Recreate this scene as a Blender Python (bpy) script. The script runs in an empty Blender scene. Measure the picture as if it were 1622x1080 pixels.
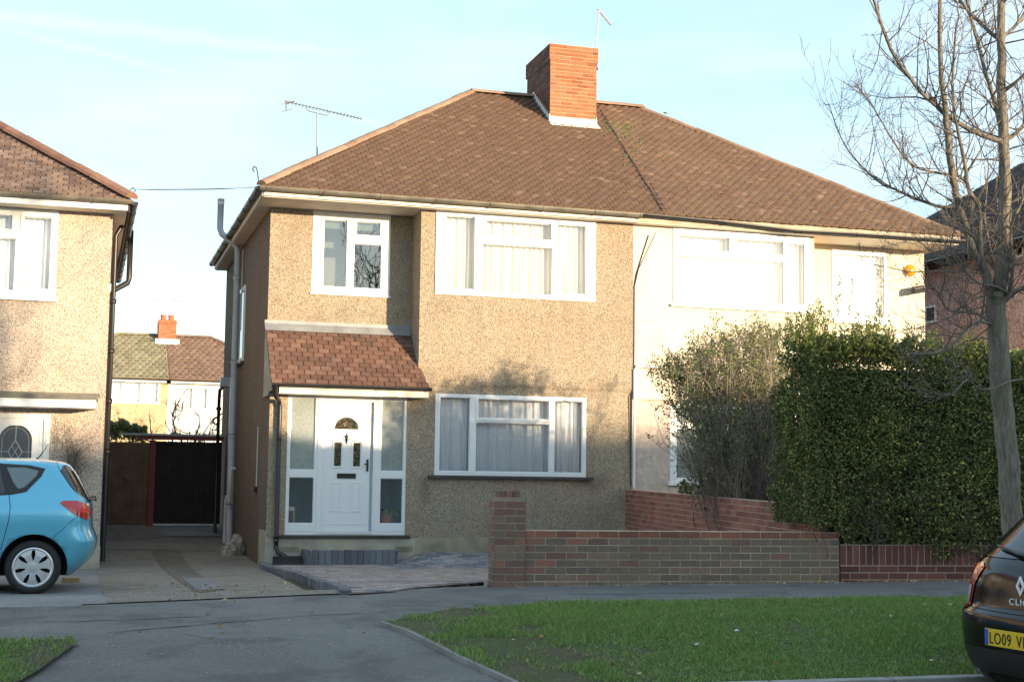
import bpy, bmesh, math, random
from mathutils import Vector, Matrix, noise
from mathutils.bvhtree import BVHTree
rnd = random.Random(7)
S = bpy.context.scene
COL = S.collection
# ---------------------------------------------------------------- camera
IW, IH = 1622, 1080
F, YAW, PITCH, ROLL = 2258.53, -0.29281, 0.10076, 0.0123
CAM = Vector((-2.8491, -22.66781, 1.37287))
FW = Vector((-math.sin(YAW)*math.cos(PITCH), math.cos(YAW)*math.cos(PITCH), math.sin(PITCH)))
_r = Vector((math.cos(YAW), math.sin(YAW), 0)); _u = _r.cross(FW)
RT = _r*math.cos(ROLL)+_u*math.sin(ROLL); UP = -_r*math.sin(ROLL)+_u*math.cos(ROLL)
cd = bpy.data.cameras.new('camera'); cam = bpy.data.objects.new('camera', cd); COL.objects.link(cam)
cd.sensor_width = 36; cd.lens = F*36/IW; cd.clip_end = 2000; cd.clip_start = .1
m3 = Matrix((RT, UP, -FW)).transposed()
cam.matrix_world = Matrix.Translation(CAM) @ m3.to_4x4()
S.camera = cam
# ---------------------------------------------------------------- light
SUN_EL, SUN_AZ = math.radians(5.8), math.radians(34)      # azimuth: from -Y towards +X
sdir = Vector((math.sin(SUN_AZ)*math.cos(SUN_EL), -math.cos(SUN_AZ)*math.cos(SUN_EL), math.sin(SUN_EL)))
sl = bpy.data.lights.new('sun', 'SUN'); sun = bpy.data.objects.new('sun', sl); COL.objects.link(sun)
sl.energy = 2.0; sl.angle = math.radians(.9); sl.color = (1, .78, .51)
sun.rotation_euler = (-sdir).to_track_quat('-Z', 'Y').to_euler()
S.view_settings.view_transform = 'Standard'; S.view_settings.look = 'None'
S.view_settings.exposure = 2.28; S.view_settings.gamma = 1
w = bpy.data.worlds.new('World'); S.world = w; w.use_nodes = True
nt = w.node_tree; N = nt.nodes; L = nt.links; N.clear()
out = N.new('ShaderNodeOutputWorld'); bg = N.new('ShaderNodeBackground'); L.new(bg.outputs[0], out.inputs[0])
sky = N.new('ShaderNodeTexSky'); sky.sky_type = 'NISHITA'; sky.sun_disc = False
sky.sun_elevation = SUN_EL; sky.sun_rotation = math.pi-SUN_AZ
sky.air_density = 1.0; sky.dust_density = .6; sky.ozone_density = 2.0
bg.inputs[1].default_value = .15
def mth(op, a, b=None, c=None):
    n = N.new('ShaderNodeMath'); n.operation = op
    for i, v in enumerate((a, b, c)):
        if v is None: continue
        if isinstance(v, (int, float)): n.inputs[i].default_value = v
        else: L.new(v, n.inputs[i])
    return n.outputs[0]
tc = N.new('ShaderNodeTexCoord')
nrm = N.new('ShaderNodeVectorMath'); nrm.operation = 'NORMALIZE'; L.new(tc.outputs['Generated'], nrm.inputs[0])
DIR = nrm.outputs[0]
def dotv(v):
    n = N.new('ShaderNodeVectorMath'); n.operation = 'DOT_PRODUCT'; L.new(DIR, n.inputs[0]); n.inputs[1].default_value = v
    return n.outputs['Value']
def ray(px, py): return (RT*((px-IW/2)/F) - UP*((py-IH/2)/F) + FW)
def noise_n(scale, detail, stretch=(1, 1, 1)):
    mp = N.new('ShaderNodeMapping'); mp.inputs['Scale'].default_value = stretch; L.new(DIR, mp.inputs[0])
    n = N.new('ShaderNodeTexNoise'); n.inputs['Scale'].default_value = scale; n.inputs['Detail'].default_value = detail
    L.new(mp.outputs[0], n.inputs['Vector']); return n.outputs[0]
def ss(v, a, b):
    n = N.new('ShaderNodeMapRange'); n.interpolation_type = 'SMOOTHSTEP'
    L.new(v, n.inputs[0]); n.inputs[1].default_value = a; n.inputs[2].default_value = b; return n.outputs[0]
def contrail(p, q, wid, seed):
    a, b = ray(*p).normalized(), ray(*q).normalized(); n = a.cross(b).normalized(); mid = (a+b).normalized()
    d = mth('ABSOLUTE', mth('ADD', dotv(n), mth('MULTIPLY', mth('SUBTRACT', noise_n(30+seed, 4), .5), wid*1.3)))
    m = ss(d, wid, 0)
    return mth('MULTIPLY', m, ss(dotv(mid), math.cos(a.angle(b)*.62), math.cos(a.angle(b)*.40)))
thin = mth('MULTIPLY', ss(noise_n(3.4, 8, (1, 1, 4.5)), .46, .74), .28)
trail = mth('MAXIMUM', mth('MULTIPLY', contrail((-150, 8), (560, 88), .0085, 3), .18), mth('MULTIPLY', contrail((20, 50), (660, 212), .0045, 9), .13))
cl = mth('MINIMUM', mth('ADD', .66, mth('MAXIMUM', thin, trail)), .95)
sep = N.new('ShaderNodeSeparateXYZ'); L.new(DIR, sep.inputs[0])
mixc = N.new('ShaderNodeMixRGB'); mixc.blend_type = 'MIX'; mixc.inputs[0].default_value = .62; L.new(sky.outputs[0], mixc.inputs[1])
mixc.inputs[2].default_value = (.96, 1.26, 1.44, 1)
mix2 = N.new('ShaderNodeMixRGB'); L.new(mth('MAXIMUM', thin, trail), mix2.inputs[0]); L.new(mixc.outputs[0], mix2.inputs[1]); mix2.inputs[2].default_value = (2.0, 2.0, 2.0, 1)
L.new(mix2.outputs[0], bg.inputs[0])
# ---------------------------------------------------------------- pixel helpers (photo pixels -> points on real planes)
def atD(px, py, d): return CAM+ray(px, py)*d
def atY(px, py, Y): r = ray(px, py); return CAM+r*((Y-CAM.y)/r.y)
def atX(px, py, X): r = ray(px, py); return CAM+r*((X-CAM.x)/r.x)
def atZ(px, py, Z): r = ray(px, py); return CAM+r*((Z-CAM.z)/r.z)
def lerp(a, b, t): return a+(b-a)*t
def sst(x, a, b):
    t = max(0, min(1, (x-a)/(b-a))); return t*t*(3-2*t)
def interp(x, kn):
    if x <= kn[0][0]: return kn[0][1]
    for (a, va), (b, vb) in zip(kn, kn[1:]):
        if x <= b: return lerp(va, vb, (x-a)/(b-a))
    return kn[-1][1]
KL = [(-40, -.12), (-13.76, -.12), (-13.72, .0), (-13.5, .03), (-11.6, .23), (-8.4, .33), (-5.6, .10), (-1, .035), (1, .035), (4.5, .16), (6.2, .24), (7, .48), (9, .5), (60, .7)]
KR = [(-40, -.12), (-13.76, -.12), (-13.72, .0), (-13.5, .03), (-11.6, .23), (-8.4, .33), (-5, .115), (-1, .055), (1, .08), (60, .7)]
def T(x, y):
    l, r = interp(y, KL), interp(y, KR)
    z = lerp(l, r, sst(x, -.1, .15))
    z += .014*(max(-12, min(25, x))-1.2)*sst(-y, 4, 8)*(1-sst(-y, 12.4, 13.5))
    z += .16*sst(x, 1.9, 2.6)*sst(y, -1.2, -.1)
    return z
def on(px, py, dz=0):
    z = .1
    for _ in range(25):
        p = atZ(px, py, z+dz); z = .5*z+.5*T(p.x, p.y)
    p.z = T(p.x, p.y)+dz
    return p
# ---------------------------------------------------------------- mesh helpers
def wmat(o): return (wmat(o.parent) if o.parent else Matrix()) @ o.matrix_basis
def link(name, me, parent=None, mats=()):
    for m in mats: me.materials.append(m)
    o = bpy.data.objects.new(name, me); COL.objects.link(o)
    if parent: o.parent = parent; o.matrix_parent_inverse = parent.matrix_world.inverted()
    return o
def tag(o, label=None, cat=None, group=None, kind=None):
    if label: o['label'] = label
    if cat: o['category'] = cat
    if group: o['group'] = group
    if kind: o['kind'] = kind
    return o
def thing(name, loc, label, cat, group=None, rz=0):
    o = bpy.data.objects.new(name, None); COL.objects.link(o); o.empty_display_size = .2
    o.location = loc; o.rotation_euler = (0, 0, rz); o.matrix_world = Matrix.Translation(Vector(loc)) @ Matrix.Rotation(rz, 4, 'Z')
    return tag(o, label, cat, group)
class MB:
    def __init__(s): s.v = []; s.f = []; s.m = []; s.mi = 0; s.M = None
    def add(s, vs, fs):
        b = len(s.v)
        if s.M is not None: vs = [s.M @ Vector(v) for v in vs]
        s.v += [tuple(v) for v in vs]; s.f += [tuple(b+i for i in f) for f in fs]; s.m += [s.mi]*len(fs)
    def box(s, x0, x1, y0, y1, z0, z1):
        s.add([(x0, y0, z0), (x1, y0, z0), (x1, y1, z0), (x0, y1, z0), (x0, y0, z1), (x1, y0, z1), (x1, y1, z1), (x0, y1, z1)],
              [(0, 3, 2, 1), (4, 5, 6, 7), (0, 1, 5, 4), (1, 2, 6, 5), (2, 3, 7, 6), (3, 0, 4, 7)])
    def obb(s, o, a, b, c):
        o, a, b, c = map(Vector, (o, a, b, c))
        s.add([o, o+a, o+a+b, o+b, o+c, o+a+c, o+a+b+c, o+b+c],
              [(0, 3, 2, 1), (4, 5, 6, 7), (0, 1, 5, 4), (1, 2, 6, 5), (2, 3, 7, 6), (3, 0, 4, 7)])
    def quad(s, *p): s.add(p, [tuple(range(len(p)))])
    def prism(s, poly, e):           # polygon (3D pts) extruded by vector e
        n = len(poly); e = Vector(e); P = [Vector(p) for p in poly]
        s.add(P+[p+e for p in P], [tuple(range(n))[::-1], tuple(range(n, 2*n))]+[(i, (i+1) % n, n+(i+1) % n, n+i) for i in range(n)])
    def tube(s, pts, rad, n=8, cap=True):
        pts = [Vector(p) for p in pts]
        if isinstance(rad, (int, float)): rad = [rad]*len(pts)
        vs, fs = [], []; ref = None
        for i, p in enumerate(pts):
            d = (pts[min(i+1, len(pts)-1)]-pts[max(i-1, 0)])
            d = d.normalized() if d.length > 1e-9 else Vector((0, 0, 1))
            if ref is None: ref = Vector((0, 0, 1)) if abs(d.z) < .9 else Vector((1, 0, 0))
            a = d.cross(ref)
            a = a.normalized() if a.length > 1e-6 else d.orthogonal().normalized()
            b = a.cross(d).normalized(); ref = b
            for k in range(n):
                t = 2*math.pi*k/n; vs.append(p+a*(math.cos(t)*rad[i])+b*(math.sin(t)*rad[i]))
        for i in range(len(pts)-1):
            for k in range(n):
                k2 = (k+1) % n; fs.append((i*n+k, i*n+k2, (i+1)*n+k2, (i+1)*n+k))
        if cap and n > 2: fs += [tuple(range(n)), tuple(range((len(pts)-1)*n, len(pts)*n))[::-1]]
        s.add(vs, fs)
    def cyl(s, c, axis, r, h, n=24, r2=None):
        c = Vector(c); a = Vector(axis).normalized(); s.tube([c, c+a*h], [r, r if r2 is None else r2], n)
    def plate(s, x0, x1, z0, z1, holes, y0, y1, fr=None):      # slab in local XZ with rectangular holes, from y0 (front) to y1 (back)
        xs = sorted(set([x0, x1]+[h[0] for h in holes]+[h[1] for h in holes])); zs = sorted(set([z0, z1]+[h[2] for h in holes]+[h[3] for h in holes]))
        xs = [x for x in xs if x0 <= x <= x1]; zs = [z for z in zs if z0 <= z <= z1]
        def solid(i, j):
            if i < 0 or j < 0 or i >= len(xs)-1 or j >= len(zs)-1: return False
            cx, cz = (xs[i]+xs[i+1])/2, (zs[j]+zs[j+1])/2
            return not any(h[0] < cx < h[1] and h[2] < cz < h[3] for h in holes)
        for i in range(len(xs)-1):
            for j in range(len(zs)-1):
                if not solid(i, j): continue
                a, b, c, d = xs[i], xs[i+1], zs[j], zs[j+1]
                s.quad((a, y0, c), (b, y0, c), (b, y0, d), (a, y0, d)); s.quad((a, y1, c), (a, y1, d), (b, y1, d), (b, y1, c))
                if not solid(i-1, j): s.quad((a, y0, c), (a, y0, d), (a, y1, d), (a, y1, c))
                if not solid(i+1, j): s.quad((b, y0, c), (b, y1, c), (b, y1, d), (b, y0, d))
                if not solid(i, j-1): s.quad((a, y0, c), (a, y1, c), (b, y1, c), (b, y0, c))
                if not solid(i, j+1): s.quad((a, y0, d), (b, y0, d), (b, y1, d), (a, y1, d))
    def build(s, name, mats, parent=None, smooth=False, bevel=0, merge=False):
        me = bpy.data.meshes.new(name)
        me.from_pydata(s.v, [], s.f)
        if not isinstance(mats, (list, tuple)): mats = [mats]
        if parent is not None:
            me.transform(wmat(parent).inverted())
        o = bpy.data.objects.new(name, me); COL.objects.link(o)
        for m in mats: me.materials.append(m)
        if len(mats) > 1: me.polygons.foreach_set('material_index', s.m)
        if merge or bevel:
            bm = bmesh.new(); bm.from_mesh(me); bmesh.ops.remove_doubles(bm, verts=bm.verts, dist=1e-5)
            if bevel:
                ed = [e for e in bm.edges if len(e.link_faces) == 2 and e.calc_face_angle(0) > .6]
                bmesh.ops.bevel(bm, geom=ed, offset=bevel, segments=2, affect='EDGES', profile=.7, clamp_overlap=True)
            bm.to_mesh(me); bm.free()
        if smooth: me.polygons.foreach_set('use_smooth', [True]*len(me.polygons))
        me.update()
        if parent is not None: o.parent = parent
        return o
# ---------------------------------------------------------------- materials
def newmat(name):
    m = bpy.data.materials.new(name); m.use_nodes = True
    return m, m.node_tree.nodes, m.node_tree.links, m.node_tree.nodes['Principled BSDF']
def col4(c): return (c[0], c[1], c[2], 1)
def plain(name, c, rough=.6, metal=0., spec=.5, coat=0., bump=None, var=0.):
    m, n, l, b = newmat(name)
    b.inputs['Base Color'].default_value = col4(c); b.inputs['Roughness'].default_value = rough; b.inputs['Metallic'].default_value = metal
    b.inputs['Specular IOR Level'].default_value = spec; b.inputs['Coat Weight'].default_value = coat; b.inputs['Coat Roughness'].default_value = .04
    t = n.new('ShaderNodeTexCoord')
    if var:
        x = n.new('ShaderNodeTexNoise'); x.inputs['Scale'].default_value = 3.5; x.inputs['Detail'].default_value = 8; l.new(t.outputs['Object'], x.inputs[0])
        r = n.new('ShaderNodeMapRange'); l.new(x.outputs[0], r.inputs[0]); r.inputs[1].default_value = .3; r.inputs[2].default_value = .7; r.inputs[3].default_value = 1-var; r.inputs[4].default_value = 1+var
        v = n.new('ShaderNodeVectorMath'); v.operation = 'SCALE'; v.inputs[0].default_value = c; l.new(r.outputs[0], v.inputs['Scale']); l.new(v.outputs[0], b.inputs['Base Color'])
    if bump:
        x = n.new('ShaderNodeTexNoise'); x.inputs['Scale'].default_value = bump[0]; x.inputs['Detail'].default_value = 6; l.new(t.outputs['Object'], x.inputs[0])
        u = n.new('ShaderNodeBump'); u.inputs['Distance'].default_value = bump[1]; u.inputs['Strength'].default_value = .8
        l.new(x.outputs[0], u.inputs['Height']); l.new(u.outputs[0], b.inputs['Normal'])
    return m
def ramp(n, l, src, stops, interp='LINEAR'):
    r = n.new('ShaderNodeValToRGB'); l.new(src, r.inputs[0]); e = r.color_ramp.elements; r.color_ramp.interpolation = interp
    while len(e) < len(stops): e.new(.5)
    for k, (p, c) in zip(e, stops): k.position = p; k.color = col4(c)
    return r.outputs[0]
def tnoise(n, l, vec, scale, detail=4, rough=.5, w=None):
    x = n.new('ShaderNodeTexNoise'); x.inputs['Scale'].default_value = scale; x.inputs['Detail'].default_value = detail; x.inputs['Roughness'].default_value = rough
    l.new(vec, x.inputs['Vector']); return x.outputs[0]
def vmap(n, l, src, scale=(1, 1, 1), loc=(0, 0, 0), rot=(0, 0, 0)):
    m = n.new('ShaderNodeMapping'); m.inputs['Scale'].default_value = scale; m.inputs['Location'].default_value = loc; m.inputs['Rotation'].default_value = rot
    l.new(src, m.inputs[0]); return m.outputs[0]
def mixrgb(n, l, f, a, b, mode='MIX'):
    x = n.new('ShaderNodeMixRGB'); x.blend_type = mode
    for i, v in enumerate((f, a, b)):
        if isinstance(v, (int, float)): x.inputs[i].default_value = v
        elif isinstance(v, (tuple, list)): x.inputs[i].default_value = col4(v)
        else: l.new(v, x.inputs[i])
    return x.outputs[0]
def mrange(n, l, s, a, b, c=0., d=1.):
    r = n.new('ShaderNodeMapRange'); l.new(s, r.inputs[0])
    for i, v in enumerate((a, b, c, d)): r.inputs[i+1].default_value = v
    return r.outputs[0]
def bumpn(n, l, b, h, dist, strength=1.):
    u = n.new('ShaderNodeBump'); u.inputs['Distance'].default_value = dist; u.inputs['Strength'].default_value = strength
    l.new(h, u.inputs['Height']); l.new(u.outputs[0], b.inputs['Normal'])
def stucco(name, stops, scale=42, stain=(.25, .2, .16), stain_amt=.5, bump=.012, blobs=()):
    m, n, l, b = newmat(name); t = n.new('ShaderNodeTexCoord').outputs['Object']
    v = n.new('ShaderNodeTexVoronoi'); v.inputs['Scale'].default_value = scale; l.new(t, v.inputs['Vector'])
    sp = n.new('ShaderNodeSeparateColor'); l.new(v.outputs['Color'], sp.inputs[0])
    c = ramp(n, l, sp.outputs[0], stops)
    big = tnoise(n, l, t, .9, 6, .6); st = tnoise(n, l, vmap(n, l, t, (3.5, 3.5, .5)), 1.2, 6, .65)
    c = mixrgb(n, l, mrange(n, l, big, .3, .72, 0, .30), c, (.42, .28, .17), 'OVERLAY')
    c = mixrgb(n, l, mrange(n, l, st, .52, .80, 0, stain_amt), c, stain)
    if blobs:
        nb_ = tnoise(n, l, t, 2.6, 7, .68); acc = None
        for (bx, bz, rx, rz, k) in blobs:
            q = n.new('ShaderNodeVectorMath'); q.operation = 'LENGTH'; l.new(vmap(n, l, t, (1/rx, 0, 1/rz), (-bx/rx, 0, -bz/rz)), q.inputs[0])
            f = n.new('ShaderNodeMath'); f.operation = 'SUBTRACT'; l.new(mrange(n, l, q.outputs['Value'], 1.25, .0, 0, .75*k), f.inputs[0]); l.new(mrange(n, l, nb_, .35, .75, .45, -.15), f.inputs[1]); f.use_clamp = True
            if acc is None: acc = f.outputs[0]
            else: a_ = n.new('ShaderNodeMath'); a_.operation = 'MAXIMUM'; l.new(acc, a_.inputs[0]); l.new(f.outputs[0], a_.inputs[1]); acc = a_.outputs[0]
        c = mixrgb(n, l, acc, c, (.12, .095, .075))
    l.new(c, b.inputs['Base Color']); b.inputs['Roughness'].default_value = .95; b.inputs['Specular IOR Level'].default_value = .2
    bumpn(n, l, b, v.outputs['Distance'], bump, .9)
    return m
def island(name, stops, rough=.85, nscale=30, nvar=.25, bump=(60, .004), moss=None, patch=None):
    m, n, l, b = newmat(name); g = n.new('ShaderNodeNewGeometry'); t = n.new('ShaderNodeTexCoord').outputs['Object']
    c = ramp(n, l, g.outputs['Random Per Island'], stops)
    x = tnoise(n, l, t, nscale, 6, .65)
    c = mixrgb(n, l, 1., c, ramp(n, l, x, [(.25, (1-nvar,)*3), (.75, (1+nvar*.6,)*3)]), 'MULTIPLY')
    if moss:
        y = tnoise(n, l, t, moss[1], 7, .7)
        c = mixrgb(n, l, mrange(n, l, y, moss[2], moss[2]+.12, 0, moss[3]), c, moss[0])
    if patch:
        y = tnoise(n, l, t, patch[1], 4, .6)
        c = mixrgb(n, l, mrange(n, l, y, .35, .65, 0, patch[2]), c, patch[0], 'MIX')
    l.new(c, b.inputs['Base Color']); b.inputs['Roughness'].default_value = rough; b.inputs['Specular IOR Level'].default_value = .3
    y = tnoise(n, l, t, bump[0], 5); bumpn(n, l, b, y, bump[1])
    return m
def glassmat(name, tint=(.9, .95, .95), refl=.16, rough=.0):
    m = bpy.data.materials.new(name); m.use_nodes = True; n = m.node_tree.nodes; l = m.node_tree.links; n.clear()
    o = n.new('ShaderNodeOutputMaterial'); tr = n.new('ShaderNodeBsdfTransparent'); gl = n.new('ShaderNodeBsdfGlossy'); mx = n.new('ShaderNodeMixShader')
    tr.inputs[0].default_value = col4(tint); gl.inputs[0].default_value = (1, 1, 1, 1); gl.inputs['Roughness'].default_value = rough
    fr = n.new('ShaderNodeFresnel'); fr.inputs[0].default_value = 1.45
    ma = n.new('ShaderNodeMath'); ma.operation = 'ADD'; l.new(fr.outputs[0], ma.inputs[0]); ma.inputs[1].default_value = refl; ma.use_clamp = True
    x = n.new('ShaderNodeTexNoise'); x.inputs['Scale'].default_value = 1.7; t = n.new('ShaderNodeTexCoord'); l.new(t.outputs['Object'], x.inputs[0])
    u = n.new('ShaderNodeBump'); u.inputs['Distance'].default_value = .006; u.inputs['Strength'].default_value = .35; l.new(x.outputs[0], u.inputs['Height']); l.new(u.outputs[0], gl.inputs['Normal'])
    l.new(ma.outputs[0], mx.inputs[0]); l.new(tr.outputs[0], mx.inputs[1]); l.new(gl.outputs[0], mx.inputs[2]); l.new(mx.outputs[0], o.inputs[0])
    return m
def groundmat(name, lo, hi, speck, sscale=220, big=.8, bump=.006, patches=None, spk=(.62, .72)):
    m, n, l, b = newmat(name); t = n.new('ShaderNodeTexCoord').outputs['Object']
    c = mixrgb(n, l, mrange(n, l, tnoise(n, l, t, big, 8, .62), .32, .68), lo, hi)
    f = tnoise(n, l, t, sscale, 3, .7)
    c = mixrgb(n, l, mrange(n, l, f, spk[0], spk[1]), c, speck)
    c = mixrgb(n, l, mrange(n, l, tnoise(n, l, t, sscale*.35, 4, .7), .35, .6, .35, 0), c, tuple(v*.45 for v in lo))
    if patches: c = mixrgb(n, l, mrange(n, l, tnoise(n, l, t, patches[1], 6, .6), .5, .62, 0, patches[2]), c, patches[0])
    l.new(c, b.inputs['Base Color']); b.inputs['Roughness'].default_value = .93; b.inputs['Specular IOR Level'].default_value = .25
    bumpn(n, l, b, tnoise(n, l, t, sscale*.6, 5, .7), bump)
    return m
def curtainmat(name, c, tr=.35):
    m = bpy.data.materials.new(name); m.use_nodes = True; n = m.node_tree.nodes; l = m.node_tree.links; n.clear()
    o = n.new('ShaderNodeOutputMaterial'); d = n.new('ShaderNodeBsdfDiffuse'); t = n.new('ShaderNodeBsdfTransparent'); x = n.new('ShaderNodeMixShader')
    tcx = n.new('ShaderNodeTexCoord').outputs['Object']
    nz = tnoise(n, l, tcx, 160, 2, .6)
    d.inputs[0].default_value = col4(c); l.new(mrange(n, l, nz, .35, .65, tr*.5, tr*1.5), x.inputs[0]); l.new(d.outputs[0], x.inputs[1]); l.new(t.outputs[0], x.inputs[2]); l.new(x.outputs[0], o.inputs[0])
    return m
ST = [(0, (.175, .142, .105)), (.2, (.298, .248, .183)), (.5, (.375, .315, .235)), (.8, (.435, .37, .28)), (1, (.55, .48, .375))]
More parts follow.
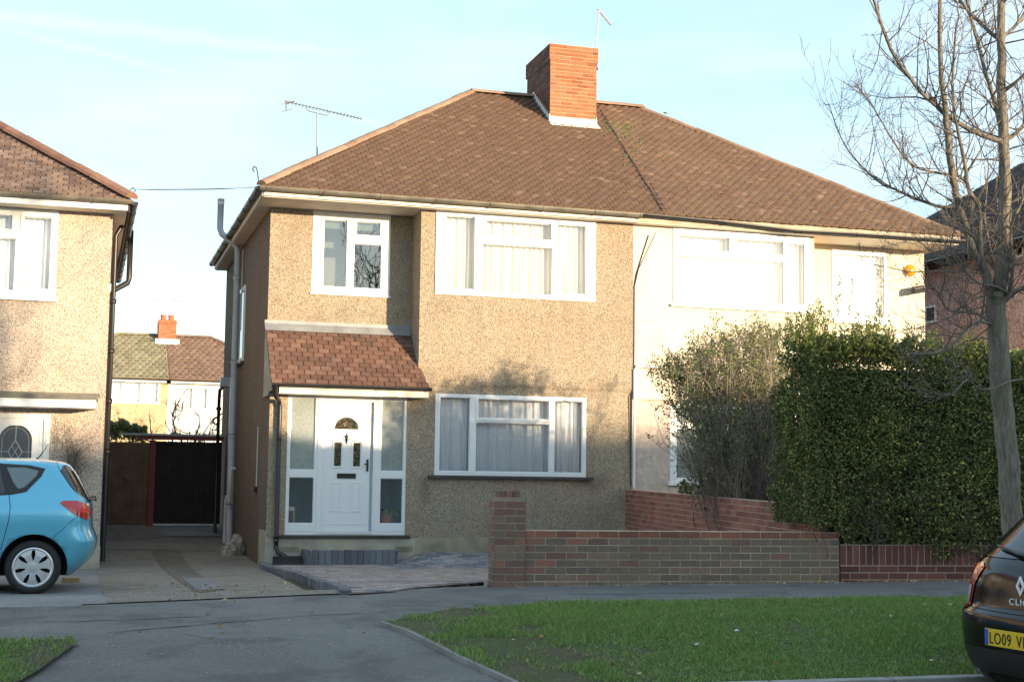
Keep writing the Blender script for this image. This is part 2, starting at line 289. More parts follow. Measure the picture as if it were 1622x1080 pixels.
M = dict(
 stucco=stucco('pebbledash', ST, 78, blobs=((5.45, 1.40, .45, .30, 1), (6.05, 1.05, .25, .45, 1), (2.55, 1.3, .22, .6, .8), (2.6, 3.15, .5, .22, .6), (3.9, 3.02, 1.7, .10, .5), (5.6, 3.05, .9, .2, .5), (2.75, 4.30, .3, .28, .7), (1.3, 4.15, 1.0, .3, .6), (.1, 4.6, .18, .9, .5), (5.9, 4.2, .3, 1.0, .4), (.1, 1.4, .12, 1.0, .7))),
 stucco_left=stucco('pebbledash_fresh', [(0, (.25, .18, .15)), (.15, (.42, .34, .28)), (.5, (.53, .44, .37)), (1, (.74, .65, .55))], 78, stain_amt=.25),
 stucco_side=stucco('pebbledash_side', [(0, (.09, .07, .055)), (.3, (.17, .135, .105)), (.7, (.235, .19, .15)), (1, (.33, .27, .21))], 70, stain=(.13, .10, .08), stain_amt=.7),  # side wall pebbledash, darker than the front
 stucco_pink=stucco('pebbledash_pink', [(0, (.28, .17, .15)), (.3, (.46, .31, .28)), (1, (.66, .48, .43))], 30),
 cream=stucco('cream_paint', [(0, (.66, .58, .485)), (1, (.76, .68, .58))], 60, stain=(.5, .42, .34), stain_amt=.35, bump=.004),
 upvc=plain('white_upvc', (.80, .80, .79), .28),
 fascia=plain('cream_fascia', (.72, .66, .54), .6, var=.12, bump=(40, .002)),
 soffit=plain('soffit_board', (.55, .50, .43), .7, var=.1),
 black=plain('black_plastic', (.018, .018, .02), .38, var=.2),
 gutter=plain('weathered_gutter', (.14, .125, .10), .5, var=.4),
 lead=plain('lead_flashing', (.27, .275, .28), .55, .2, var=.25, bump=(20, .004)),
 leadw=plain('white_flashing', (.78, .77, .75), .5, var=.1),  # near-white flashing, much paler than the porch lead
 greyp=plain('grey_plastic_pipe', (.42, .46, .50), .45, var=.08),
 whitep=plain('white_plastic_pipe', (.62, .60, .55), .45, var=.1),
 dark=plain('dark_interior', (.03, .03, .03), .9),
 plinth=plain('cement_plinth', (.40, .36, .28), .9, var=.22, bump=(50, .006)),
 plinth2=plain('mossy_plinth', (.31, .27, .185), .9, var=.3, bump=(50, .006)),
 silld=plain('dark_tile_sill', (.05, .045, .04), .6, var=.3),
 tile=island('concrete_roof_tile', [(0, (.135, .082, .058)), (.5, (.155, .096, .069)), (.93, (.175, .111, .081)), (1, (.25, .17, .125))], nscale=12, moss=((.17, .17, .05), 1.1, .66, .5), patch=((.15, .095, .065), .8, .5)),
 tileR=island('concrete_roof_tile_faded', [(0, (.148, .090, .065)), (.5, (.170, .106, .077)), (.93, (.195, .126, .093)), (1, (.28, .19, .145))], nscale=12, moss=((.20, .19, .05), .9, .62, .6), patch=((.19, .13, .09), .9, .5)),
 tileP=island('red_porch_tile', [(0, (.125, .068, .050)), (.5, (.165, .088, .064)), (1, (.225, .130, .096))], nscale=10, moss=((.09, .06, .05), 1.3, .5, .65)),
 tileN=island('plain_clay_tile', [(0, (.16, .10, .08)), (.5, (.24, .16, .12)), (1, (.34, .23, .18))], nscale=9, moss=((.16, .14, .08), 1., .62, .6)),
 tileO=island('olive_pantile', [(0, (.21, .18, .11)), (1, (.32, .28, .18))], nscale=5, bump=(9, .01)),
 tileB=island('brown_pantile', [(0, (.185, .115, .08)), (1, (.265, .17, .12))], nscale=5, bump=(9, .01)),
 tileD=island('dark_tile', [(0, (.05, .04, .04)), (1, (.10, .08, .08))], nscale=6),
 ridge=island('ridge_tile', [(0, (.25, .155, .105)), (1, (.34, .225, .16))], nscale=14, moss=((.33, .30, .18), 1.6, .58, .5)),
 mortar=plain('mortar', (.46, .37, .28), .95, bump=(80, .004), var=.2),
 mortard=plain('mortar_dark', (.44, .39, .29), .95, bump=(80, .004), var=.25),
 brickO=island('orange_brick', [(0, (.25, .080, .036)), (.3, (.34, .118, .050)), (.8, (.41, .155, .072)), (1, (.30, .14, .09))], bump=(70, .006)),
 brickB=island('brown_brick', [(0, (.16, .122, .095)), (.45, (.20, .146, .108)), (.8, (.225, .162, .118)), (1, (.26, .165, .12))], bump=(70, .006), moss=((.20, .175, .11), 1.0, .52, .35)),
 brickW=island('weathered_red_brick', [(0, (.17, .10, .08)), (.6, (.23, .13, .10)), (1, (.32, .14, .10))], bump=(70, .006), moss=((.17, .15, .10), 1.6, .5, .4)),
 brickR=island('red_brick', [(0, (.21, .085, .065)), (.6, (.31, .125, .095)), (1, (.37, .16, .12))], bump=(70, .006), moss=((.20, .15, .125), 3, .52, .65)),
 brickT=island('red_top_brick', [(0, (.20, .085, .06)), (1, (.34, .14, .085))], bump=(70, .006)),
 brickM=island('maroon_brick', [(0, (.10, .04, .035)), (.6, (.155, .06, .05)), (1, (.22, .085, .065))], bump=(70, .006), moss=((.18, .14, .11), 5, .6, .5)),
 glass=glassmat('window_glass', (.97, .98, .99), .08), glassM=glassmat('reflective_glass', (.9, .95, .95), .17), glassD=glassmat('door_glass', (.5, .5, .48), .10, .12), glassF=glassmat('frosted_glass', (.42, .46, .44), .10, .25),
 carglass=plain('car_glass', (.012, .013, .015), .03, spec=.9),
 net=curtainmat('net_curtain', (.92, .93, .95), .05), net3=curtainmat('cream_net_curtain', (.80, .77, .71), .08), glassL=curtainmat('sky_toned_glass', (.24, .29, .29), .75), net2=curtainmat('lace_curtain', (.55, .60, .60), .4),  # glassL: sky reflected in the lower porch panes put in as grey colour
 blind=plain('green_blind', (.10, .13, .09), .8),
 asphalt=groundmat('asphalt', (.175, .168, .162), (.235, .226, .218), (.42, .41, .39), 75, .6, .018, ((.085, .083, .08), 1.6, .5)),
 road=groundmat('road_asphalt', (.055, .055, .058), (.075, .075, .08), (.16, .16, .16), 160, .4),
 concrete=groundmat('driveway_concrete', (.225, .20, .165), (.30, .265, .22), (.48, .44, .37), 48, 1.3, .02, ((.15, .13, .10), 3.5, .5), (.56, .68)),
 gravel=groundmat('dirt_gravel', (.15, .13, .10), (.23, .20, .155), (.42, .38, .30), 55, 2.5, .02),
 soil=groundmat('soil', (.075, .062, .042), (.12, .10, .07), (.2, .17, .12), 60, 1.5, .02, ((.045, .09, .02), 2.2, .8)),
 lawn=groundmat('turf', (.095, .085, .05), (.13, .12, .07), (.26, .22, .14), 45, 3.0, .03, ((.08, .11, .035), 1.6, .7)),
 slab=groundmat('concrete_slab', (.20, .20, .20), (.28, .27, .26), (.4, .4, .38), 100, 1.1, .004),
 kerb=plain('charcoal_block', (.085, .09, .10), .85, var=.25, bump=(60, .004)),
 kerbc=plain('concrete_kerb', (.30, .29, .27), .9, var=.25, bump=(60, .004)),
 setts=island('charcoal_setts', [(0, (.10, .105, .118)), (1, (.20, .21, .225))], bump=(60, .004)),
 wood=plain('brown_gate_wood', (.15, .085, .05), .75, var=.35, bump=(12, .004)), woodD=plain('dark_gate_wood', (.022, .014, .011), .8, var=.4, bump=(14, .004)),
 woodR=plain('red_painted_post', (.19, .035, .025), .6, var=.25),
 bark=None, barkD=plain('dark_twig', (.11, .085, .065), .9, var=.2), barkB=plain('brown_twig', (.16, .13, .11), .9, var=.3),
 leafH=island('hedge_leaf', [(0, (.07, .09, .032)), (.5, (.15, .185, .058)), (.78, (.25, .27, .085)), (.92, (.44, .40, .10)), (1, (.65, .54, .16))], rough=.45, nvar=.1, bump=(3, .001), patch=((.045, .07, .028), 1.1, .55)),
 leafT=island('brightened_young_leaf', [(0, (.09, .12, .03)), (.6, (.19, .23, .055)), (1, (.36, .36, .10))], rough=.45, nvar=.1, bump=(3, .001)),  # yellower new growth, also brightened for sun on the hedge top
 leafG=island('green_leaf', [(0, (.07, .10, .03)), (.7, (.15, .19, .05)), (1, (.32, .28, .10))], rough=.45, nvar=.1, bump=(3, .001)),
 leafD=island('fallen_leaf', [(0, (.20, .10, .035)), (.6, (.42, .28, .09)), (1, (.6, .5, .3))], rough=.8, nvar=.1, bump=(3, .001)),
 grass=island('grass_blade', [(0, (.11, .20, .045)), (.6, (.18, .30, .07)), (1, (.36, .38, .13))], rough=.55, nvar=.1, bump=(3, .001)),
 steel=plain('galvanised_steel', (.42, .43, .45), .4, .7), chrome=plain('chrome', (.80, .80, .82), .35, .3), alum=plain('painted_alloy', (.62, .63, .65), .3, .6),
 blue=plain('metallic_blue_paint', (.115, .47, .66), .32, .30, coat=1.), blackp=plain('black_car_paint', (.006, .006, .008), .12, spec=.35, coat=.12),
 rubber=plain('tyre_rubber', (.02, .02, .02), .8, bump=(120, .001)), under=plain('wheel_well', (.008, .008, .008), .9),
 lampR=plain('red_lamp_lens', (.50, .012, .010), .08, coat=1.), lampC=plain('clear_lamp_lens', (.62, .62, .66), .08, coat=1.), trim=plain('black_trim', (.015, .015, .016), .5),
 plate=plain('yellow_number_plate', (.72, .47, .03), .35), plateB=plain('blue_plate_strip', (.03, .08, .35), .4), letter=plain('plate_lettering', (.01, .01, .01), .4),
 amber=plain('amber_dome', (.85, .33, .02), .3), green=plain('green_metal', (.015, .10, .05), .5), ochre=plain('ochre_render', (.50, .38, .23), .9, var=.15), white=plain('white_render', (.80, .79, .75), .9, var=.06),
 bagx=plain('plastic_sack', (.45, .38, .28), .4, var=.5), paper=plain('litter_paper', (.8, .8, .8), .7), terracotta=plain('terracotta', (.42, .14, .07), .8), pine=plain('pine_wood', (.5, .30, .10), .6))

def barkmat(name):
    m, n, l, b = newmat(name); t = n.new('ShaderNodeTexCoord').outputs['Object']
    a = tnoise(n, l, vmap(n, l, t, (38, 38, 5)), 1., 7, .7); c_ = tnoise(n, l, t, 3., 5, .6)
    c = ramp(n, l, a, [(.32, (.10, .088, .07)), (.48, (.21, .182, .145)), (.68, (.34, .30, .235))])
    c = mixrgb(n, l, mrange(n, l, c_, .5, .7, 0, .5), c, (.15, .16, .09))
    l.new(c, b.inputs['Base Color']); b.inputs['Roughness'].default_value = .95; bumpn(n, l, b, a, .025); return m
M['bark'] = barkmat('bark')
M['paver'] = island('buff_paver', [(0, (.26, .22, .20)), (.5, (.34, .29, .27)), (.9, (.43, .37, .345)), (1, (.2, .18, .18))], bump=(60, .004))
M['paverG'] = island('grey_paver', [(0, (.13, .14, .16)), (.6, (.23, .25, .28)), (1, (.36, .33, .32))], bump=(60, .004))
# ================================================================ SETTING
def region(name, poly, dz, mat, step=.5, kind='structure', hf=T, thick=None, parent=None):
    bm = bmesh.new(); vs = [bm.verts.new((p[0], p[1], 0)) for p in poly]; bm.faces.new(vs)
    xs = [p[0] for p in poly]; ys = [p[1] for p in poly]
    for ax, lo, hi in ((0, min(xs), max(xs)), (1, min(ys), max(ys))):
        k = math.floor(lo/step)+1
        while k*step < hi:
            co = [0, 0, 0]; co[ax] = k*step; no = [0, 0, 0]; no[ax] = 1
            bmesh.ops.bisect_plane(bm, geom=bm.verts[:]+bm.edges[:]+bm.faces[:], plane_co=co, plane_no=no); k += 1
    for v in bm.verts: v.co.z = hf(v.co.x, v.co.y)+dz
    bmesh.ops.recalc_face_normals(bm, faces=bm.faces)
    if bm.faces and sum(f.normal.z for f in bm.faces) < 0: bmesh.ops.reverse_faces(bm, faces=bm.faces)
    me = bpy.data.meshes.new(name); bm.to_mesh(me); bm.free()
    o = bpy.data.objects.new(name, me); COL.objects.link(o); me.materials.append(mat)
    me.polygons.foreach_set('use_smooth', [True]*len(me.polygons))
    return tag(o, kind=kind)
def xy(p): return (p.x, p.y)
# ground: fine grid near, coarse far
gb = MB()
def axis(lo, hi, flo, fhi, fs, cs):
    a = []; x = lo
    while x < hi: a.append(x); x += fs if flo <= x < fhi else cs
    return a+[hi]
gx = axis(-300, 300, -14, 20, .5, 13); gy = axis(-200, 400, -16, 10, .25, 13)
gv = [(x, y, T(x, y)-.03) for y in gy for x in gx]; n_ = len(gx)
gb.add(gv, [(j*n_+i, j*n_+i+1, (j+1)*n_+i+1, (j+1)*n_+i) for j in range(len(gy)-1) for i in range(n_-1)])
tag(gb.build('ground', M['soil'], smooth=True), kind='structure')
# frontage line: back edge of the pavement (follows the garden walls)
WA = atD(781.7, 926, 14.72); WB = atD(1330, 922, 15.43); WC = atD(1590, 915, 15.8)
WA.z = WB.z = WC.z = 0
WU = (WB-WA).normalized(); WN = Vector((WU.y, -WU.x, 0))          # WN points to the street
def wpt(u, n): p = WA+WU*u+WN*n; return (p.x, p.y)
lp = [xy(on(*q)) for q in ((-60, 966), (0, 963), (154, 957), (277, 952), (499, 942.5), (560, 940))]
back = [(-30, lp[0][1]-.6)]+[(a, b+.22) for a, b in lp+[xy(on(768, 927.5))]]+[wpt(.02, -.2), wpt(.4, -.1), wpt(5.6, .02), wpt(10, .02), wpt(40, -1)]
region('road', [(-60, -22.2), (60, -22.2), (60, -13.74), (-60, -13.74)], .004, M['road'], 1.)
region('far_pavement', [(-60, -27.5), (60, -27.5), (60, -22.1), (-60, -22.1)], .05, M['asphalt'], 2.)
region('pavement', back+[(40, -13.6), (-30, -13.6)], .0, M['asphalt'], .25)
# verges
vr = [on(604, 990), on(640, 984.5), on(715, 968.5), on(900, 962), on(1100, 958), on(1300, 954), on(1530, 950)]
v_right = [xy(p) for p in vr]
q = on(803, 1080); d_ = (q-vr[0]).normalized()
kl = vr[0]+d_*((-13.60-vr[0].y)/d_.y)
v_right_poly = v_right+[(8.0, v_right[-1][1]-.1), (8.0, -13.60), (kl.x, -13.60)]
region('verge', v_right_poly, .03, M['lawn'], .25)
ve = [on(-80, 1023), on(0, 1021.5), on(105, 1017), on(125, 1021)]
vq = on(40, 1080); dq = (vq-ve[3]).normalized(); kq = ve[3]+dq*((-13.60-ve[3].y)/dq.y)
v_left_poly = [(-9, ve[0].y-.2)]+[xy(p) for p in ve]+[(kq.x, -13.60), (-9, -13.60)]
region('verge', v_left_poly, .03, M['soil'], .25)
kb = MB()
for x0, x1 in ((-9, kq.x), (kl.x-.1, 40)):
    x = x0
    while x < x1-.05:
        e = min(x1, x+.9); kb.box(x+.004, e-.004, -13.74, -13.605, -.1, T(x, -13.60)+.045); x += .914
kb.build('kerb', M['kerbc'], bevel=.012); kb_o = COL.objects[-1]; tag(kb_o, kind='structure')
eb = MB()     # thin concrete edging along the crossover side of the verge
def strip(mb, pts, wdt, h, dz=0, seg=.25):
    for a, b in zip(pts, pts[1:]):
        a, b = Vector((a[0], a[1], 0)), Vector((b[0], b[1], 0)); L_ = (b-a).length; k = max(1, int(L_/seg)); u = (b-a)/L_; nn = Vector((-u.y, u.x, 0))*wdt/2
        for i in range(k):
            p, q2 = a+u*(L_*i/k), a+u*(L_*(i+1)/k-.003)
            zp, zq = T(p.x, p.y)+dz, T(q2.x, q2.y)+dz
            mb.add([(p-nn)[:2]+(zp-.05,), (p+nn)[:2]+(zp-.05,), (p+nn)[:2]+(zp+h,), (p-nn)[:2]+(zp+h,), (q2-nn)[:2]+(zq-.05,), (q2+nn)[:2]+(zq-.05,), (q2+nn)[:2]+(zq+h,), (q2-nn)[:2]+(zq+h,)],
                   [(0, 1, 2, 3), (7, 6, 5, 4), (0, 4, 5, 1), (1, 5, 6, 2), (2, 6, 7, 3), (3, 7, 4, 0)])
strip(eb, [xy(vr[0]), (kl.x, kl.y)], .04, .034); strip(eb, [xy(ve[0]), xy(ve[1]), xy(ve[2])], .035, .03)
tag(eb.build('kerb_edging', plain('worn_edging', (.21, .20, .185), .95, var=.35, bump=(40, .006))), kind='structure')
def crack(pts, wd, mat, dz, nm='pavement_crack', amp=.03):
    P_ = [Vector(xy(on(*q))) for q in pts]; L_, R_ = [], []
    for a, b in zip(P_, P_[1:]):
        n = max(2, int((b-a).length/.08)); u = (b-a).normalized(); nn = Vector((-u.y, u.x))
        for i in range(n):
            p = a.lerp(b, i/n)+nn*amp*(noise.noise((a.x+i*.21, b.y, 3))+.4*rnd.uniform(-1, 1)*.5); ww = wd*(.4+.9*abs(noise.noise((i*.37, a.x, 9))*2))
            L_.append(p+nn*ww/2); R_.append(p-nn*ww/2)
    me = bpy.data.meshes.new(nm); n = len(L_); me.from_pydata([(p.x, p.y, T(p.x, p.y)+dz) for p in L_+R_], [], [(i, i+1, n+i+1, n+i) for i in range(n-1)]); me.materials.append(mat)
    o = bpy.data.objects.new(nm, me); COL.objects.link(o); tag(o, kind='structure')
M['crackm'] = plain('crack_fill', (.055, .055, .055), .95); M['patchm'] = groundmat('asphalt_patch', (.145, .14, .135), (.19, .183, .176), (.3, .29, .28), 150, 1.1)
crack([(171, 1002), (330, 988), (500, 974), (640, 968)], .022, M['crackm'], .004)
crack([(740, 958), (950, 956.5), (1180, 952), (1400, 948), (1540, 946)], .016, M['crackm'], .004, amp=.015)
crack([(60, 985), (190, 982), (330, 975)], .03, M['patchm'], .004)
crack([(290, 1004), (330, 1012), (352, 1006)], .012, M['crackm'], .004)
crack([(1410, 944), (1470, 946), (1560, 950)], .03, M['crackm'], .004)
region('pavement_patch', [xy(on(*q)) for q in ((905, 929), (1240, 927), (1250, 938), (900, 941))], .003, M['patchm'], .25)
# driveway, neighbour frontage, forecourt
def between(px0, px1): return [p for p in lp if px0 <= p[0] <= px1]
j1 = xy(on(170, 956.5)); j2 = xy(on(152, 893)); j3 = xy(on(150, 880))
bk = (-.30, lp[5][1])
region('driveway', [j1, xy(on(277, 952)), xy(on(499, 942.5)), xy(on(545, 941)), (-.05, -.3), (-.02, 0), (-.02, 8.4), (-2.5, 8.4), (-2.5, 0), j2], .012, M['concrete'], .25)
region('neighbour_frontage', [(-12, -9.2), lp[0], lp[1], lp[2], j1, j2, (-2.5, -.02), (-12, -.02)], .008, M['slab'], .25)
gp = [xy(on(*q)) for q in ((236, 871), (282, 871), (318, 912), (352, 934), (318, 940), (262, 906))]
region('driveway_dirt_strip', gp, .017, M['gravel'], .25)
region('driveway_slab', [xy(on(*q)) for q in ((287, 917), (330, 917), (357, 935), (312, 938))], .023, M['slab'], .25)
region('driveway_crack', [xy(on(*q)) for q in ((155, 871), (340, 873), (340, 874), (155, 872.2))], .016, M['gravel'], .25)
region('driveway_ramp', [(-1.25, 6.3), (-.12, 6.3), (-.12, 6.95), (-1.25, 6.95)], .03, M['slab'], .25)
wl = MB(); strip(wl, [xy(on(-80, 965.5)), xy(on(0, 962.5)), xy(on(130, 958.5))], .028, .010); tag(wl.build('frontage_edge_line', M['kerbc']), kind='structure')
def fore(x, y): return T(max(x, .16), y)+.016+.03*(1-sst(-y, 6.8, 8.5))
kp = [(-.02, .10), (-.06, -.35), (-.04, -1.2), xy(on(470, 913)), xy(on(505, 927)), xy(on(548, 941.5))]
fp = [(.0, -.35), (.0, 0), (6.0, 0), (5.9, -1), wpt(3.9, -.3), wpt(0, -.3), wpt(-.08, 0), xy(on(768, 927.5)), xy(on(620, 937))]+[(a+.02, b) for a, b in kp[:1:-1]]
M['pbed'] = groundmat('paver_joint', (.17, .14, .125), (.23, .19, .175), (.36, .31, .28), 90)
region('forecourt_bed', [(a, b-.07 if b < -6 else b) for a, b in fp], -.005, M['pbed'], .25, hf=fore)
def inpoly(x, y, P):
    c = False
    for i in range(len(P)):
        (x1, y1), (x2, y2) = P[i], P[i-1]
        if (y1 > y) != (y2 > y) and x < (x2-x1)*(y-y1)/(y2-y1)+x1: c = not c
    return c
pv = MB(); r_ = 0; y = -9.2
while y < -.02:
    x = -.6+(.1 if r_ % 2 else 0)
    while x < 5.9:
        L_ = rnd.choice((.1, .15, .2, .2))
        cx, cy = x+L_/2, y+.05
        if inpoly(cx, cy, fp) and inpoly(x, y, fp) and inpoly(x+L_, y+.09, fp):
            pv.mi = 1 if (cy > -1.9+.25*math.sin(3*cx) and cx > 1.7 and rnd.random() < .8) or rnd.random() < .04 else 0
            h = .008+rnd.uniform(-.002, .002); g = .004
            P = [(x+g, y+g), (x+L_-g, y+g), (x+L_-g, y+.1-g), (x+g, y+.1-g)]
            pv.add([(a, b, fore(a, b)-.03) for a, b in P]+[(a, b, fore(a, b)+h) for a, b in P], [(4, 5, 6, 7), (0, 1, 5, 4), (1, 2, 6, 5), (2, 3, 7, 6), (3, 0, 4, 7)])
        x += L_
    y += .1; r_ += 1
fe = MB(); strip(fe, [xy(on(548, 940.2)), xy(on(620, 936.6)), xy(on(766, 927.2))], .10, .022, 0, .2); tag(fe.build('forecourt_edging', M['paver']), kind='structure')
tag(pv.build('forecourt', [M['paver'], M['paverG']]), kind='structure')
# charcoal kerb at the forecourt's left edge
kk = MB()
for a, b in zip(kp, kp[1:]):
    a, b = Vector(a), Vector(b); n = max(1, round((b-a).length/.2))
    for i in range(n):
        p, q2 = a+(b-a)*(i/n), a+(b-a)*((i+1)/n); u = (q2-p).normalized(); p2 = q2-u*.006; nn = Vector((-u.y, u.x))*.055
        z0, z1 = T(p.x, p.y)-.08, fore(p.x, p.y)+.022; z2 = fore(p2.x, p2.y)+.022
        kk.add([(p-nn)[:]+(z0,), (p+nn)[:]+(z0,), (p2+nn)[:]+(z0,), (p2-nn)[:]+(z0,), (p-nn)[:]+(z1,), (p+nn)[:]+(z1,), (p2+nn)[:]+(z2,), (p2-nn)[:]+(z2,)], [(0, 3, 2, 1), (4, 5, 6, 7), (0, 1, 5, 4), (1, 2, 6, 5), (2, 3, 7, 6), (3, 0, 4, 7)])
tag(kk.build('forecourt_kerb', M['setts'], bevel=.012), kind='structure')

# ================================================================ BUILDING HELPERS
def tiles(mb, A, B, C_, D_, gauge=.1, tw=.165, th=.016, jit=.006, dip=None, arch=.0):
    """roof slope: eave A->B, ridge D_->C_ (may meet in a point); overlapping tiles"""
    A, B, C_, D_ = map(Vector, (A, B, C_, D_)); u = (B-A).normalized()
    nrm_ = u.cross((D_-A)).normalized()
    if nrm_.z < 0: nrm_ = -nrm_
    v = nrm_.cross(u)
    if v.z < 0: v = -v
    H = (D_-A).dot(v); La = (B-A).length
    uD, uC = (D_-A).dot(u), (C_-A).dot(u)
    n = int(H/gauge)
    for k in range(-1, n+1):
        v0, v1 = k*gauge+.0, (k+1.15)*gauge
        if v0 < 0: v0 = -.04
        v1 = min(v1, H); t = max(0, (v0+v1)/2/H)
        lo, hi = uD*t, La+(uC-La)*t
        if v1 <= v0: continue
        x = math.floor(lo/tw)*tw-(.5*tw if k % 2 else 0)
        while x < hi:
            a, b = max(x+.007, lo), min(x+tw-.007, hi)
            if b-a > .015:
                h = th+rnd.uniform(0, jit); j = rnd.uniform(-.007, .007); sl_ = rnd.uniform(-.006, .006)
                def pt(uu, vv, hh):
                    P = A+u*uu+v*vv+nrm_*hh
                    if dip: P.z -= dip(P)
                    return P
                m_ = (a+b)/2
                if arch:
                    mb.add([pt(a, v0+j, h), pt(m_, v0+j-arch*.2, h+arch), pt(b, v0+j, h+sl_), pt(b, v1, .002), pt(m_, v1, .002+arch), pt(a, v1, .002), pt(a, v0+j, -.004), pt(m_, v0+j-arch*.2, -.004), pt(b, v0+j, -.004)],
                           [(0, 1, 4, 5), (1, 2, 3, 4), (6, 7, 1, 0), (7, 8, 2, 1), (6, 0, 5), (2, 8, 3)])
                else:
                    mb.add([pt(a, v0+j, h), pt(b, v0+j, h+sl_), pt(b, v1, .002), pt(a, v1, .002), pt(a, v0+j, -.004), pt(b, v0+j, -.004)],
                           [(0, 1, 2, 3), (4, 5, 1, 0), (4, 0, 3), (1, 5, 2)])
            x += tw
    mb.quad(*[p-nrm_*.012-(Vector((0, 0, dip(p))) if dip else Vector()) for p in (A, B, C_, D_)])
def ridge(mb, pts, r=.09, seg=.33):
    for a, b in zip(pts, pts[1:]):
        a, b = Vector(a), Vector(b); L_ = (b-a).length; n = max(1, round(L_/seg)); u = (b-a)/L_; s = u.cross(Vector((0, 0, 1))).normalized(); up = s.cross(u)
        for i in range(n):
            p, q2 = a+u*(L_*i/n+.004), a+u*(L_*(i+1)/n-.004+.012); rr = r*rnd.uniform(.97, 1.03)
            ring = [(math.cos(t)*rr, math.sin(t)*rr*.75) for t in [math.pi*k/6 for k in range(7)]]
            jz = rnd.uniform(-.006, .006)
            vs = [p+s*c+up*(e-.03+jz) for c, e in ring]+[q2+s*c*1.04+up*(e*1.04-.03+jz) for c, e in ring]
            mb.add(vs, [(k, k+1, 8+k, 7+k) for k in range(6)]+[tuple(range(7)), tuple(range(7, 14))[::-1]])
def gutter(mb, a, b, r=.055, brk=.9):
    a, b = Vector(a), Vector(b); u = (b-a).normalized(); s = u.cross(Vector((0, 0, 1))).normalized(); up = Vector((0, 0, 1))
    ring = [(math.cos(t)*r, -math.sin(t)*r*1.1) for t in [math.pi*k/8 for k in range(9)]]; ri = [(c*.88, e*.88+.0) for c, e in ring][::-1]
    R_ = ring+ri; n = len(R_)
    vs = [a+s*c+up*e for c, e in R_]+[b+s*c+up*e for c, e in R_]
    mb.add(vs, [(k, (k+1) % n, n+(k+1) % n, n+k) for k in range(n)]+[tuple(range(9)), tuple(range(n, n+9))[::-1]])
    L_ = (b-a).length; k = int(L_/brk)
    for i in range(k+1):
        p = a+u*min(L_-.02, .1+i*brk); rr = r*1.12
        vs = [p+s*math.cos(t)*rr-up*math.sin(t)*rr*1.1 for t in [math.pi*q3/8 for q3 in range(9)]]
        mb.add(vs+[x+u*.03 for x in vs], [(q3, q3+1, 10+q3, 9+q3) for q3 in range(8)]+[tuple(range(9)), tuple(range(9, 18))[::-1]])
def curtain(mb, x0, x1, z0, z1, y, amp=.02, per=.085, seed=0, gather=0.):
    r = random.Random(seed); n = int((x1-x0)/.008); m = 10; ph = r.uniform(0, 6); vs = []
    for j in range(m+1):
        z = lerp(z0, z1, j/m); t = j/m
        for i in range(n+1):
            x = lerp(x0, x1, i/n); w_ = 2*math.pi*x/per
            f = math.sin(w_+ph+1.6*noise.noise((x*5, seed, t*.6)))+.55*math.sin(w_*1.63+2*noise.noise((x*3, 5+seed, t*.8)))
            vs.append((x, y+amp*f*(1-.45*t), z))
    mb.add(vs, [(j*(n+1)+i, j*(n+1)+i+1, (j+1)*(n+1)+i+1, (j+1)*(n+1)+i) for j in range(m) for i in range(n)])
def window(house, X0, X1, Z0, Z1, Y, panes, sash=(), cur=None, curmat=None, sill=None, name='window', label=None, depth=.075, dirn=None, glass=None, bl=None, hole=True, seed=1, bars=()):
    """uPVC frame in the plane Y (front), with sash rings, one pane mesh, curtain, sill"""
    fb = MB(); fb.M = dirn
    fb.plate(X0, X1, Z0, Z1, panes, Y-.018, Y+depth)
    for s_ in sash:
        k = .042; fb.plate(s_[0]-k, s_[1]+k, s_[2]-k, s_[3]+k, [s_], Y-.034, Y-.017)
    for b_ in panes:     # glazing beads
        k = .010; fb.plate(b_[0], b_[1], b_[2], b_[3], [(b_[0]+k, b_[1]-k, b_[2]+k, b_[3]-k)], Y+.006, Y+.02)
    for b_ in bars: fb.box(b_[0], b_[1], Y-.02, Y+.03, b_[2], b_[3])
    f = fb.build(name, M['upvc'], house, bevel=.003)
    if label: f['label'] = label
    pb = MB(); pb.M = dirn
    for b_ in panes: pb.quad((b_[0], Y+.018, b_[2]), (b_[1], Y+.018, b_[2]), (b_[1], Y+.018, b_[3]), (b_[0], Y+.018, b_[3]))
    pb.build('pane', glass or M['glass'], f)
    if cur:
        cb = MB(); cb.M = dirn; curtain(cb, X0+.02, X1-.02, Z0+.04, Z1-.03, Y+.135, cur[0], cur[1], seed); cb.build('curtain', curmat or M['net'], f, smooth=True)
    if bl:
        bb = MB(); bb.M = dirn; bb.box(X0+.05, X1-.05, Y+.12, Y+.125, bl, Z1-.04); bb.build('blind', M['blind'], f)
    if sill:
        sb = MB(); sb.M = dirn; sb.box(X0-sill[0], X1+sill[0], Y-sill[1], Y+.05, Z0-sill[2], Z0-.002); sb.build('sill', sill[3], f, bevel=.006)
    # dark room recess so nothing shows through
    rb = MB(); rb.M = dirn; y0, y1 = Y+depth, Y+.9
    rb.quad((X0, y1, Z0), (X1, y1, Z0), (X1, y1, Z1), (X0, y1, Z1))
    for P in (((X0, y0, Z0), (X0, y1, Z0), (X0, y1, Z1), (X0, y0, Z1)), ((X1, y0, Z0), (X1, y0, Z1), (X1, y1, Z1), (X1, y1, Z0)), ((X0, y0, Z0), (X1, y0, Z0), (X1, y1, Z0), (X0, y1, Z0)), ((X0, y0, Z1), (X0, y1, Z1), (X1, y1, Z1), (X1, y0, Z1))): rb.quad(*P)
    rb.build('room_recess', M['room'], f)
    return f
M['room'] = plain('room_wall', (.16, .15, .14), .9)
